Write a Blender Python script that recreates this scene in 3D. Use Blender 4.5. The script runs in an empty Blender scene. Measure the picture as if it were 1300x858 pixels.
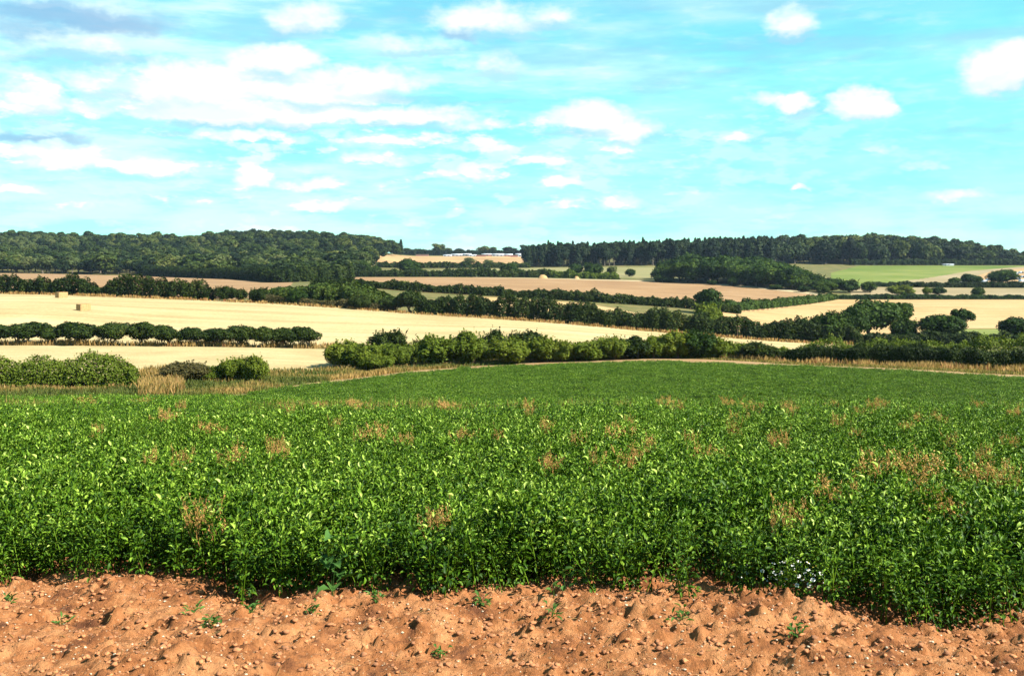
import bpy, math
import numpy as np

SC = bpy.context.scene
COL = SC.collection
rng = np.random.default_rng(7)
F = 1264.0          # focal length in photo pixels (35 mm lens)
YH = 335.0          # photo row of eye level
CAMZ = 2.2

# ------------------------------------------------------------------ helpers
def tag(o, label=None, cat=None, group=None, kind=None):
    if label: o['label'] = label
    if cat: o['category'] = cat
    if group: o['group'] = group
    if kind: o['kind'] = kind
    return o

def mesh_np(name, V, Q, mat=None, var=None, smooth=False, fvals=None):
    """V (n,3), Q (m,k) faces all with k corners (or list of such arrays)"""
    me = bpy.data.meshes.new(name)
    V = np.asarray(V, dtype=np.float32)
    Qs = Q if isinstance(Q, list) else [Q]
    Qs = [np.asarray(q, dtype=np.int32) for q in Qs if len(q)]
    nl = sum(q.size for q in Qs); nf = sum(len(q) for q in Qs)
    me.vertices.add(len(V)); me.vertices.foreach_set('co', V.ravel())
    me.loops.add(nl); me.loops.foreach_set('vertex_index', np.concatenate([q.ravel() for q in Qs]))
    tot = np.concatenate([np.full(len(q), q.shape[1], dtype=np.int32) for q in Qs])
    st = np.concatenate([[0], np.cumsum(tot)[:-1]]).astype(np.int32)
    me.polygons.add(nf); me.polygons.foreach_set('loop_start', st)
    if smooth: me.polygons.foreach_set('use_smooth', np.ones(nf, dtype=bool))
    me.update(calc_edges=True)
    if var is not None:
        a = me.attributes.new('var', 'FLOAT', 'FACE')
        a.data.foreach_set('value', np.asarray(var, dtype=np.float32))
    me.validate()
    if mat is not None:
        for m in (mat if isinstance(mat, (list, tuple)) else [mat]): me.materials.append(m)
    return me

def obj(name, me, parent=None, loc=None):
    o = bpy.data.objects.new(name, me)
    COL.objects.link(o)
    if parent is not None: o.parent = parent
    if loc is not None: o.location = loc
    return o

def hash2(ix, iy, s):
    h = (ix.astype(np.int64) * 374761393 + iy.astype(np.int64) * 668265263 + s * 1442695041) & 0x7fffffff
    h = ((h ^ (h >> 13)) * 1274126177) & 0x7fffffff
    h = (h ^ (h >> 16)) & 0xffff
    return h / 65535.0

def vnoise(x, y, s=0):
    x = np.asarray(x, float); y = np.asarray(y, float)
    ix = np.floor(x); iy = np.floor(y); fx = x - ix; fy = y - iy
    fx = fx * fx * (3 - 2 * fx); fy = fy * fy * (3 - 2 * fy)
    a = hash2(ix, iy, s); b = hash2(ix + 1, iy, s); c = hash2(ix, iy + 1, s); d = hash2(ix + 1, iy + 1, s)
    return (a * (1 - fx) + b * fx) * (1 - fy) + (c * (1 - fx) + d * fx) * fy

def fbm(x, y, s=0, o=4):
    r = 0; a = .5; t = 0
    for k in range(o):
        r = r + a * vnoise(x * 2 ** k, y * 2 ** k, s + k * 17); t += a; a *= .5
    return r / t

# ------------------------------------------------------------------ terrain
# drop below the eye (m) at forward distance Y, along nine lines of sight fanning out over the valley
NEAR = [(1, 2.2), (4.6, 2.2), (6.4, 2.27), (7.5, 2.37), (10, 2.58), (15, 3.04), (21, 3.62), (26, 4.16)]
def rr(Y, y): return (Y, (y - YH) / F * Y)
COLS = {
 0:    NEAR + [(38, 5.6), (60, 8.8), (80, 11.2), rr(92, 492), rr(150, 437), rr(190, 389), rr(240, 373), rr(330, 357), rr(450, 352), rr(620, 347), rr(720, 343), rr(1130, 309), (1400, -27), (6000, -10)],
 215:  NEAR + [(38, 5.6), (60, 8.8), (80, 11.2), rr(95, 490), rr(150, 438.5), rr(190, 401), rr(232, 379), rr(330, 363), rr(400, 359), rr(620, 350), rr(720, 344), rr(1130, 310), (1400, -26), (6000, -10)],
 330:  NEAR + [(38, 5.7), (60, 8.9), (80, 11.2), rr(98, 488), rr(150, 440), rr(190, 406), rr(227, 384), rr(330, 366), rr(400, 359), rr(560, 352), rr(720, 343), rr(1130, 305), (1400, -29), (6000, -10)],
 430:  NEAR + [(38, 5.8), (60, 8.9), (82, 11.0), rr(100, 487), rr(118, 470), rr(150, 442), rr(218, 392), rr(300, 364), rr(520, 352), rr(650, 342), rr(1130, 312), (1400, -22), (6000, -10)],
 530:  NEAR + [(38, 5.95), (60, 8.9), rr(108, 475), rr(122, 464), rr(152, 440), rr(213, 400), rr(300, 370), rr(520, 352), rr(650, 342), rr(800, 337), rr(1000, 328), rr(1200, 324), (1500, -12), (6000, -5)],
 650:  NEAR + [(38, 5.95), (60, 9.05), rr(115, 466), rr(128, 457), rr(160, 432), rr(209, 407), rr(300, 376), rr(520, 353), rr(650, 342), rr(800, 337), rr(1000, 328), rr(1200, 324), (1500, -12), (6000, -5)],
 850:  NEAR + [(38, 5.95), (60, 9.1), rr(112, 461), rr(126, 454), rr(160, 441), rr(203, 423), rr(295, 388), rr(500, 358), rr(620, 345), rr(700, 338), rr(1000, 326), (1500, -8), (6000, -5)],
 1080: NEAR + [(38, 5.95), (60, 9.1), rr(100, 470), rr(115, 463), rr(160, 447), rr(195, 437.5), rr(260, 418), rr(340, 391), rr(400, 377), rr(460, 364), rr(740, 337), rr(1000, 316), (1500, -15), (6000, -5)],
 1300: NEAR + [(38, 5.95), (60, 9.0), rr(90, 482), rr(106, 471), rr(160, 448), rr(195, 436), rr(255, 421), rr(380, 381), rr(450, 367), rr(480, 363), rr(740, 337), rr(1000, 328), (1500, -6), (6000, -5)],
}
COLS[-700] = COLS[0]; COLS[2000] = COLS[1300]
LG = np.linspace(0, math.log(6000), 700)
def pchip(xs, ys, x):
    xs = np.array(xs, float); ys = np.array(ys, float)
    h = np.diff(xs); d = np.diff(ys) / h
    m = np.zeros(len(xs)); m[0] = d[0]; m[-1] = d[-1]
    for i in range(1, len(xs) - 1):
        if d[i - 1] * d[i] > 0:
            w1 = 2 * h[i] + h[i - 1]; w2 = h[i] + 2 * h[i - 1]
            m[i] = (w1 + w2) / (w1 / d[i - 1] + w2 / d[i])
    k = np.clip(np.searchsorted(xs, x) - 1, 0, len(h) - 1)
    t = (x - xs[k]) / h[k]; t = np.clip(t, 0, 1)
    return ((1 + 2 * t) * (1 - t) ** 2 * ys[k] + t * (1 - t) ** 2 * h[k] * m[k] + t * t * (3 - 2 * t) * ys[k + 1] + t * t * (t - 1) * h[k] * m[k + 1])
us = sorted(COLS)
T0 = np.array([pchip([math.log(p[0]) for p in COLS[u]], [p[1] for p in COLS[u]], LG) for u in us])
UG = np.arange(-700, 2001, 10.0)
T = np.empty((len(UG), len(LG)))
for j in range(len(LG)): T[:, j] = pchip(us, T0[:, j], UG)
def H(x, Y):
    """ground height at x right, Y forward"""
    x = np.asarray(x, float); Y = np.asarray(Y, float)
    Yc = np.maximum(Y, 1.0)
    u = 650 + F * x / np.maximum(Yc, 20.0)
    a = (np.clip(u, -700, 1999.9) + 700) / 10.0; i = np.floor(a).astype(int); fa = a - i
    b = np.log(np.clip(Yc, 1.0, 5999)) / LG[-1] * (len(LG) - 1); j = np.floor(b).astype(int); fb = b - j
    i = np.minimum(i, len(UG) - 2); j = np.minimum(j, len(LG) - 2)
    d = (T[i, j] * (1 - fa) + T[i + 1, j] * fa) * (1 - fb) + (T[i, j + 1] * (1 - fa) + T[i + 1, j + 1] * fa) * fb
    return CAMZ - d
def P(u, Y, dz=0.0):
    x = (u - 650) / F * Y
    return (float(x), float(Y), float(H(x, Y)) + dz)
def row(u, Y):  # photo row of the ground
    return YH + F * (CAMZ - float(H((u - 650) / F * Y, Y))) / Y
def lerp(pts, u):
    return np.interp(u, [p[0] for p in pts], [p[1] for p in pts])
def lerpinv(pts, u):      # straight in plan: 1/Y is linear in u
    return 1.0 / np.interp(u, [p[0] for p in pts], [1.0 / p[1] for p in pts])

# ------------------------------------------------------------------ materials
def new_mat(name):
    m = bpy.data.materials.new(name); m.use_nodes = True
    nt = m.node_tree; nt.nodes.clear()
    return m, nt, nt.nodes, nt.links
KA = .72
def ramp(N, stops, interp='LINEAR', raw=False):
    stops = [(p, tuple(v * (1.0 if raw else KA) for v in c)) for p, c in stops]
    r = N.new('ShaderNodeValToRGB'); r.color_ramp.interpolation = interp
    e = r.color_ramp.elements
    while len(e) > 1: e.remove(e[-1])
    e[0].position = stops[0][0]; e[0].color = (*stops[0][1], 1)
    for p, c in stops[1:]:
        k = e.new(p); k.color = (*c, 1)
    return r
def math_(N, L, op, a, b=None, clamp=False):
    m = N.new('ShaderNodeMath'); m.operation = op; m.use_clamp = clamp
    for i, v in enumerate((a, b)):
        if v is None: continue
        if isinstance(v, (int, float)): m.inputs[i].default_value = v
        else: L.new(v, m.inputs[i])
    return m.outputs[0]
def mixc(N, L, fac, a, b, mode='MIX'):
    m = N.new('ShaderNodeMix'); m.data_type = 'RGBA'; m.blend_type = mode
    for s, v in ((m.inputs[0], fac), (m.inputs[6], a), (m.inputs[7], b)):
        if isinstance(v, (int, float)): s.default_value = v
        elif isinstance(v, tuple): s.default_value = (*v, 1)
        else: L.new(v, s)
    return m.outputs[2]
def foliage(name, stops, trans=.3, rough=.6, spec=.06, obj_var=.35, tcol=1.5, k=.72):
    m, nt, N, L = new_mat(name); stops = [(p, tuple(v * k for v in c)) for p, c in stops]
    out = N.new('ShaderNodeOutputMaterial')
    at = N.new('ShaderNodeAttribute'); at.attribute_name = 'var'
    oi = N.new('ShaderNodeObjectInfo')
    f = math_(N, L, 'ADD', math_(N, L, 'MULTIPLY', at.outputs['Fac'], 1 - obj_var), math_(N, L, 'MULTIPLY', oi.outputs['Random'], obj_var))
    if obj_var > .45: f = math_(N, L, 'ADD', math_(N, L, 'MULTIPLY', math_(N, L, 'SUBTRACT', f, .5), 1.5), .47, True)
    r = ramp(N, stops); L.new(f, r.inputs[0])
    p = N.new('ShaderNodeBsdfPrincipled'); L.new(r.outputs[0], p.inputs['Base Color'])
    p.inputs['Roughness'].default_value = rough; p.inputs['Specular IOR Level'].default_value = spec
    t = N.new('ShaderNodeBsdfTranslucent')
    tc = mixc(N, L, 1.0, r.outputs[0], (tcol, tcol * 1.1, tcol * .5), 'MULTIPLY')
    L.new(tc, t.inputs['Color'])
    mx = N.new('ShaderNodeMixShader'); mx.inputs[0].default_value = trans
    L.new(p.outputs[0], mx.inputs[1]); L.new(t.outputs[0], mx.inputs[2]); L.new(mx.outputs[0], out.inputs[0])
    return m
def bark(name, c):
    m, nt, N, L = new_mat(name)
    out = N.new('ShaderNodeOutputMaterial'); p = N.new('ShaderNodeBsdfPrincipled'); L.new(p.outputs[0], out.inputs[0])
    tc = N.new('ShaderNodeTexCoord'); n = N.new('ShaderNodeTexNoise'); n.inputs['Scale'].default_value = 6
    L.new(tc.outputs['Object'], n.inputs['Vector'])
    r = ramp(N, [(.3, tuple(v * .6 for v in c)), (.7, tuple(v * 1.4 for v in c))]); L.new(n.outputs[0], r.inputs[0])
    L.new(r.outputs[0], p.inputs['Base Color']); p.inputs['Roughness'].default_value = .9
    return m

def ground_mat(name, stops, scale=.08, streak=None, detail=8, fine=None, bump=.0, bscale=2.0, line=None, rot=0.0):
    """field surface: large noise through a ramp, optional cultivation streaks, fine grain"""
    m, nt, N, L = new_mat(name); stops = [(p, tuple(v * .70 for v in c)) for p, c in stops]
    out = N.new('ShaderNodeOutputMaterial'); p = N.new('ShaderNodeBsdfPrincipled'); L.new(p.outputs[0], out.inputs[0])
    p.inputs['Roughness'].default_value = .95; p.inputs['Specular IOR Level'].default_value = .1
    g = N.new('ShaderNodeNewGeometry')
    n = N.new('ShaderNodeTexNoise'); n.inputs['Scale'].default_value = scale; n.inputs['Detail'].default_value = detail; n.inputs['Roughness'].default_value = .6
    L.new(g.outputs['Position'], n.inputs['Vector'])
    r = ramp(N, stops); L.new(n.outputs[0], r.inputs[0]); c = r.outputs[0]
    if streak:
        mp = N.new('ShaderNodeMapping'); mp.inputs['Rotation'].default_value = (0, 0, rot)
        mp.inputs['Scale'].default_value = (streak[0], streak[1], 0.01)
        L.new(g.outputs['Position'], mp.inputs[0])
        n2 = N.new('ShaderNodeTexNoise'); n2.inputs['Scale'].default_value = 1; n2.inputs['Detail'].default_value = 5; n2.inputs['Roughness'].default_value = .65
        L.new(mp.outputs[0], n2.inputs['Vector'])
        r2 = ramp(N, [(.3, streak[2]), (.5, (1, 1, 1)), (.72, streak[3])], raw=True); L.new(n2.outputs[0], r2.inputs[0])
        c = mixc(N, L, 1.0, c, r2.outputs[0], 'MULTIPLY')
    if fine:
        n3 = N.new('ShaderNodeTexNoise'); n3.inputs['Scale'].default_value = fine[0]; n3.inputs['Detail'].default_value = 4
        L.new(g.outputs['Position'], n3.inputs['Vector'])
        r3 = ramp(N, [(.3, fine[1]), (.7, fine[2])], raw=True); L.new(n3.outputs[0], r3.inputs[0])
        c = mixc(N, L, 1.0, c, r3.outputs[0], 'MULTIPLY')
    if line:   # regular wheelings / drill rows: period, width fraction, colour, angle
        mp = N.new('ShaderNodeMapping'); mp.inputs['Rotation'].default_value = (0, 0, line[3]); L.new(g.outputs['Position'], mp.inputs[0])
        nd = N.new('ShaderNodeTexNoise'); nd.inputs['Scale'].default_value = .02; L.new(g.outputs['Position'], nd.inputs['Vector'])
        sx = N.new('ShaderNodeSeparateXYZ'); L.new(mp.outputs[0], sx.inputs[0])
        v = math_(N, L, 'ADD', sx.outputs[1], math_(N, L, 'MULTIPLY', nd.outputs[0], 6.0))
        v = math_(N, L, 'FRACT', math_(N, L, 'DIVIDE', v, line[0]))
        v = math_(N, L, 'LESS_THAN', v, line[1])
        v = math_(N, L, 'MULTIPLY', v, math_(N, L, 'MULTIPLY', n.outputs[0], 1.3))
        c = mixc(N, L, v, c, mixc(N, L, 1.0, c, line[2], 'MULTIPLY'))
    L.new(c, p.inputs['Base Color'])
    if bump:
        nb = N.new('ShaderNodeTexNoise'); nb.inputs['Scale'].default_value = bscale; nb.inputs['Detail'].default_value = 8; nb.inputs['Roughness'].default_value = .65
        L.new(g.outputs['Position'], nb.inputs['Vector'])
        b = N.new('ShaderNodeBump'); b.inputs['Strength'].default_value = 1; b.inputs['Distance'].default_value = bump
        L.new(nb.outputs[0], b.inputs['Height']); L.new(b.outputs[0], p.inputs['Normal'])
    return m
def plain(name, c, rough=.7, noise=.15, scale=3.0):
    m, nt, N, L = new_mat(name)
    out = N.new('ShaderNodeOutputMaterial'); p = N.new('ShaderNodeBsdfPrincipled'); L.new(p.outputs[0], out.inputs[0])
    tc = N.new('ShaderNodeTexCoord'); n = N.new('ShaderNodeTexNoise'); n.inputs['Scale'].default_value = scale
    L.new(tc.outputs['Object'], n.inputs['Vector'])
    r = ramp(N, [(.3, tuple(v * (1 - noise) for v in c)), (.7, tuple(min(1, v * (1 + noise)) for v in c))]); L.new(n.outputs[0], r.inputs[0])
    L.new(r.outputs[0], p.inputs['Base Color']); p.inputs['Roughness'].default_value = rough
    return m

M = {}
M['stubble'] = ground_mat('stubble_straw', [(.3, (.46, .345, .165)), (.5, (.53, .41, .205)), (.7, (.57, .455, .245))], .05,
    streak=(.012, .22, (.76, .74, .68), (1.10, 1.10, 1.10)), fine=(1.6, (.88, .87, .84), (1.08, 1.08, 1.08)), line=(12, .07, (.74, .72, .66), .03), rot=.06)
M['stubble_near'] = ground_mat('stubble_straw_near', [(.3, (.44, .33, .16)), (.5, (.52, .41, .205)), (.7, (.55, .45, .24))], .12,
    streak=(.05, .8, (.82, .78, .72), (1.08, 1.08, 1.08)), fine=(3, (.85, .84, .8), (1.1, 1.1, 1.1)), rot=.05)
M['pink'] = ground_mat('ripe_tan_stubble', [(.3, (.30, .175, .085)), (.5, (.355, .215, .105)), (.7, (.41, .26, .135))], .03,
    streak=(.008, .16, (.74, .72, .70), (1.16, 1.16, 1.16)), fine=(.9, (.88, .86, .84), (1.08, 1.08, 1.08)), line=(24, .09, (.78, .78, .78), .05), rot=.05)
M['gold'] = ground_mat('golden_stubble', [(.3, (.46, .30, .13)), (.5, (.53, .36, .17)), (.7, (.56, .40, .20))], .03,
    streak=(.015, .2, (.78, .74, .66), (1.12, 1.12, 1.10)), fine=(1, (.9, .88, .85), (1.08, 1.08, 1.08)), line=(12, .1, (.84, .8, .72), -.25), rot=-.25)
M['pale'] = ground_mat('pale_straw_strip', [(.3, (.50, .38, .22)), (.7, (.56, .45, .27))], .1)
M['olive'] = ground_mat('olive_pasture', [(.3, (.20, .19, .07)), (.5, (.26, .24, .10)), (.7, (.33, .27, .13))], .02,
    streak=(.01, .12, (.8, .85, .8), (1.15, 1.1, 1.1)))
M['tan'] = ground_mat('dry_tan_pasture', [(.3, (.27, .21, .11)), (.5, (.33, .26, .14)), (.7, (.38, .30, .18))], .03,
    streak=(.01, .15, (.85, .9, .85), (1.1, 1.05, 1.05)))
M['orange'] = ground_mat('bare_orange_earth', [(.3, (.36, .21, .10)), (.5, (.45, .28, .14)), (.7, (.48, .36, .15))], .02,
    streak=(.01, .1, (.85, .9, .8), (1.1, 1.1, 1.05)))
M['green'] = ground_mat('green_ley', [(.35, (.10, .155, .022)), (.5, (.145, .195, .032)), (.68, (.25, .26, .07))], .012,
    streak=(.006, .1, (.85, .95, .85), (1.35, 1.15, 1.3)), rot=.35)
M['verge'] = ground_mat('rough_grass', [(.3, (.09, .11, .03)), (.5, (.16, .15, .05)), (.7, (.28, .20, .09))], .15, fine=(2.5, (.7, .75, .7), (1.2, 1.15, 1.1)), bump=.08, bscale=1.2)
M['dirt'] = ground_mat('dry_dirt_track', [(.3, (.30, .18, .08)), (.5, (.38, .235, .11)), (.7, (.46, .31, .15))], .35, fine=(5, (.8, .8, .8), (1.1, 1.1, 1.1)))
# foreground soil
def soil_mat():
    m, nt, N, L = new_mat('orange_loam')
    out = N.new('ShaderNodeOutputMaterial'); p = N.new('ShaderNodeBsdfPrincipled'); L.new(p.outputs[0], out.inputs[0])
    p.inputs['Roughness'].default_value = .95; p.inputs['Specular IOR Level'].default_value = .15
    g = N.new('ShaderNodeNewGeometry')
    n = N.new('ShaderNodeTexNoise'); n.inputs['Scale'].default_value = 3; n.inputs['Detail'].default_value = 10; n.inputs['Roughness'].default_value = .7
    L.new(g.outputs['Position'], n.inputs['Vector'])
    r = ramp(N, [(.34, (.11, .040, .016)), (.47, (.28, .105, .034)), (.62, (.43, .195, .078))]); L.new(n.outputs[0], r.inputs[0])
    v = N.new('ShaderNodeTexVoronoi'); v.inputs['Scale'].default_value = 38; L.new(g.outputs['Position'], v.inputs['Vector'])
    n2 = N.new('ShaderNodeTexNoise'); n2.inputs['Scale'].default_value = 5; L.new(g.outputs['Position'], n2.inputs['Vector'])
    thr = math_(N, L, 'MULTIPLY', n2.outputs[0], .42)
    k = math_(N, L, 'LESS_THAN', v.outputs['Distance'], thr)
    k2 = math_(N, L, 'MULTIPLY', k, math_(N, L, 'GREATER_THAN', v.outputs['Color'], .62))
    c = mixc(N, L, math_(N, L, 'MULTIPLY', k2, .55), r.outputs[0], (.31, .22, .13))
    L.new(c, p.inputs['Base Color'])
    nb = N.new('ShaderNodeTexNoise'); nb.inputs['Scale'].default_value = 22; nb.inputs['Detail'].default_value = 8; nb.inputs['Roughness'].default_value = .7
    L.new(g.outputs['Position'], nb.inputs['Vector'])
    b = N.new('ShaderNodeBump'); b.inputs['Distance'].default_value = .045; L.new(nb.outputs[0], b.inputs['Height']); L.new(b.outputs[0], p.inputs['Normal'])
    return m
M['soil'] = soil_mat()
M['broad'] = foliage('broadleaf_leaves', [(0, (.008, .018, .006)), (.4, (.024, .044, .010)), (.7, (.056, .084, .014)), (.88, (.085, .108, .023)), (1, (.12, .125, .032))], .1, obj_var=.6)
M['pine'] = foliage('pine_needles', [(0, (.007, .018, .008)), (.5, (.018, .036, .012)), (1, (.052, .072, .02))], .12, obj_var=.4)
M['bramble'] = foliage('bramble_leaves', [(0, (.020, .040, .006)), (.5, (.055, .090, .012)), (1, (.13, .15, .025))], .15, obj_var=.1)
M['oak'] = foliage('oak_leaves', [(0, (.008, .020, .003)), (.45, (.026, .058, .006)), (.8, (.075, .12, .012)), (1, (.13, .18, .02))], .1, obj_var=.32)
M['pale_tree'] = foliage('willow_leaves', [(0, (.06, .09, .03)), (.5, (.11, .14, .045)), (1, (.20, .20, .07))], .3, obj_var=.4)
M['haw'] = foliage('hawthorn_leaves', [(0, (.008, .016, .003)), (.5, (.022, .042, .005)), (.85, (.065, .085, .012)), (1, (.11, .08, .02))], .08, obj_var=.2)
M['shrub'] = foliage('hedge_shrub_leaves', [(0, (.050, .078, .008)), (.5, (.105, .145, .013)), (1, (.21, .22, .028))], .2, obj_var=.42, k=.86)
M['shrub_brown'] = foliage('rusty_shrub_leaves', [(0, (.05, .05, .015)), (.5, (.10, .09, .03)), (1, (.17, .12, .05))], .25)
M['crop'] = foliage('bean_leaves', [(0, (.009, .028, .002)), (.28, (.027, .070, .003)), (.55, (.082, .162, .007)), (.82, (.25, .37, .042)), (1, (.46, .56, .15))], .12, rough=.5, spec=.09, obj_var=.18, tcol=1.4, k=.92)  # pale and near-black ramp ends paint leaf highlights and dark gaps into the colour
M['weed'] = foliage('weed_leaves', [(0, (.05, .14, .03)), (1, (.12, .24, .05))], .3, rough=.4)
M['straw'] = foliage('dry_grass', [(0, (.10, .13, .03)), (.25, (.21, .19, .05)), (.6, (.44, .27, .09)), (.85, (.54, .36, .14)), (1, (.34, .14, .06))], .25, rough=.8, spec=.05, obj_var=0.0)
M['dryweed'] = foliage('withered_stems', [(0, (.32, .18, .07)), (.5, (.60, .32, .10)), (1, (.80, .50, .20))], .2, rough=.8, spec=.05)
M['bark'] = bark('grey_brown_bark', (.11, .085, .06))
M['stem'] = bark('red_brown_stems', (.13, .075, .045))
M['bale'] = plain('pressed_straw', (.34, .205, .08), .9, .25, 6)
M['white'] = plain('white_roof_sheet', (.55, .58, .63), .4, .08)
M['redwall'] = plain('rust_red_cladding', (.30, .12, .10), .7, .2)
M['dark'] = plain('opening_shade', (.02, .02, .025), .8)  # near-black colour stands in for the shade inside doorways and huts
M['petal'] = plain('white_petals', (.80, .80, .76), .6, .05)
M['yellow'] = plain('yellow_disc', (.55, .38, .04), .7, .05)
M['twine'] = plain('orange_twine', (.5, .2, .05), .7, .05)
M['stone'] = plain('pale_flint', (.42, .33, .22), .7, .35, 8)
M['clod'] = plain('dry_clod', (.31, .12, .042), .95, .45, 10)

# ------------------------------------------------------------------ ground sheets
def sheet(name, mat, near, far, u0, u1, off=0.0, du=6, nr=None, inv=True, kind='structure', rough=0.0):
    uu = np.arange(u0, u1 + du, du, dtype=float); uu[-1] = u1
    f = lerpinv if inv else lerp
    a = f(near, uu); b = f(far, uu)
    b = np.maximum(b, a + .02)
    if nr is None: nr = int(max(6, min(90, np.max(np.log(b / a)) * 90)))
    t = np.linspace(0, 1, nr)
    Y = a[:, None] * (b / a)[:, None] ** t[None, :]
    X = (uu[:, None] - 650) / F * Y
    Z = H(X, Y) + off
    if rough: Z = Z + rough * (fbm(X * .5, Y * .5, 3) - .5)
    V = np.stack([X, Y, Z], -1).reshape(-1, 3)
    n, m = len(uu), nr
    i = np.arange(n - 1)[:, None] * m + np.arange(m - 1)[None, :]
    Q = np.stack([i, i + m, i + m + 1, i + 1], -1).reshape(-1, 4)
    o = obj(name, mesh_np(name, V, Q, mat, smooth=True))
    return tag(o, kind=kind)

CROP_FAR = [(-700, 78), (0, 80), (200, 82), (300, 86), (430, 100), (530, 108), (650, 115), (850, 112), (1080, 100), (1300, 90), (2000, 75)]
# terrain below everything, 0.35 m under the field sheets from 120 m out
uu = np.concatenate([np.arange(-700, -60, 40), np.arange(-60, 1360, 9), np.arange(1360, 2001, 40)]).astype(float)
yy = np.exp(np.linspace(math.log(60), math.log(5900), 330))
Xg = (uu[:, None] - 650) / F * yy[None, :]; Yg = np.broadcast_to(yy[None, :], Xg.shape)
cf = lerp(CROP_FAR, uu)[:, None]
Zg = H(Xg, Yg) - np.where(Yg < cf * .98, 1.2, .06)
V = np.stack([Xg, Yg, Zg], -1).reshape(-1, 3); m = len(yy)
ii = np.arange(len(uu) - 1)[:, None] * m + np.arange(m - 1)[None, :]
tag(obj('ground', mesh_np('ground', V, np.stack([ii, ii + m, ii + m + 1, ii + 1], -1).reshape(-1, 4), M['verge'], smooth=True)), kind='structure')
# land to the sides and behind, so that the terrain goes on outside the picture
Z = -.06

# crop soil: fine near the viewer
def soil_bumps(X, Y):
    w = np.clip((10.5 - Y) / 2.0, 0, 1)
    b = (fbm(X * 1.1 + 9, Y * 1.1, 11, 4) - .5) * .28 + (.22 - np.abs(fbm(X * 5.5, Y * 6.5, 23, 5) - .5)) * .09 + (.2 - np.abs(fbm(X * 17, Y * 19, 29, 4) - .5)) * .05 + (fbm(X * 14, Y * 16, 31, 4) - .5) * .055 + (fbm(X * 42, Y * 46, 37, 3) - .5) * .022
    r = np.clip(fbm(X * 9, Y * 9, 47, 3) - .58, 0, 1) * .22
    return (b + r) * w
def front_edge(x):  # Y of the first crop plants
    return 7.35 - .13 * (x + 3.8) + .16 * np.sin(x * 1.7 + .4) + .10 * np.sin(x * 4.3)
xs = np.linspace(-6.6, 6.6, 640); ys = np.linspace(4.4, 10.6, 320)
X, Yv = np.meshgrid(xs, ys, indexing='ij')
Zs = H(X, Yv) + soil_bumps(X, Yv)
m = len(ys); ii = np.arange(len(xs) - 1)[:, None] * m + np.arange(m - 1)[None, :]
tag(obj('bare_soil', mesh_np('bare_soil', np.stack([X, Yv, Zs], -1).reshape(-1, 3), np.stack([ii, ii + m, ii + m + 1, ii + 1], -1).reshape(-1, 4), M['soil'], smooth=True)), kind='structure')
# field soil around it (a frame of strips that meets the fine patch edge to edge)
def strip_grid(xs, ys, name, mat):
    X, Yv = np.meshgrid(xs, ys, indexing='ij')
    m = len(ys); ii = np.arange(len(xs) - 1)[:, None] * m + np.arange(m - 1)[None, :]
    return np.stack([X, Yv, H(X, Yv) + soil_bumps(X, Yv) * ((np.abs(X) <= 6.7) & (Yv > 4.3)) - .002], -1).reshape(-1, 3), np.stack([ii, ii + m, ii + m + 1, ii + 1], -1).reshape(-1, 4)
parts = [strip_grid(np.arange(-90, 90.1, 2.0), np.concatenate([np.linspace(10.57, 20, 16), np.linspace(21.5, 78, 40)]), '', None),
         strip_grid(np.linspace(-90, -6.58, 60), np.linspace(-40, 10.57, 60), '', None),
         strip_grid(np.linspace(6.58, 90, 60), np.linspace(-40, 10.57, 60), '', None),
         strip_grid(np.linspace(-6.6, 6.6, 40), np.linspace(-40, 4.42, 50), '', None)]
Vs, Qs, k = [], [], 0
for v, q in parts: Vs.append(v); Qs.append(q + k); k += len(v)
tag(obj('field_soil', mesh_np('field_soil', np.concatenate(Vs), np.concatenate(Qs), M['soil'], smooth=True)), kind='structure')
sheet('crop_soil', M['soil'], [(-700, 60), (2000, 60)], CROP_FAR, -700, 2000, .004, 14, 40, inv=False)

# dirt margin and grass track beyond the crop
def shiftY(pts, k): return [(u, Y * k) for u, Y in pts]
sheet('dirt_track', M['dirt'], CROP_FAR, [(-700, 80), (280, 86), (330, 90), (430, 105.5), (480, 109), (530, 114.5), (590, 118), (650, 121), (760, 122.5), (850, 124), (930, 119), (1000, 112), (1080, 107.2), (1300, 96.6), (2000, 80)], 285, 2000, .05, 6, 14, inv=False)
# fields
sheet('near_stubble_field', M['stubble_near'], [(-700, 96), (0, 98), (215, 103), (430, 120)], [(-700, 147), (430, 148.5)], -700, 455, 0, 6, 50)
BIG_FAR = [(-700, 283), (0, 240), (1090, 196)]
sheet('stubble_field', M['stubble'], [(-700, 151), (430, 151.5), (530, 138), (650, 137), (850, 140), (1000, 160), (1090, 193)], BIG_FAR, -700, 1090, .01, 6, 70)
sheet('upper_tan_field', M['pink'], [(-700, 290), (0, 246), (300, 237), (365, 300), (372, 395)], [(-700, 640), (0, 625), (215, 600), (300, 470), (345, 400), (372, 396)], -700, 372, 0, 6, 70)
sheet('tan_field', M['pink'], [(425, 300), (930, 288), (1065, 385)], [(425, 520), (600, 522), (850, 500), (1065, 398)], 425, 1065, 0, 6, 70)
sheet('straw_strip', M['pale'], [(600, 523), (850, 501), (1065, 399)], [(600, 527), (850, 516), (1065, 409)], 600, 1065, .02, 6, 5)
sheet('olive_pasture', M['olive'], [(480, 565), (860, 540)], [(480, 600), (660, 690), (860, 690)], 520, 862, 0, 6, 30)
sheet('distant_stubble_field', M['orange'], [(470, 740), (530, 720), (675, 760)], [(470, 900), (500, 1090), (690, 1110)], 470, 690, .02, 6, 40)
sheet('golden_field', M['gold'], [(915, 215), (1165, 226), (1180, 264), (2000, 290)], [(915, 296), (1000, 340), (1060, 385), (1300, 383), (2000, 376)], 915, 2000, 0, 6, 60)
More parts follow.
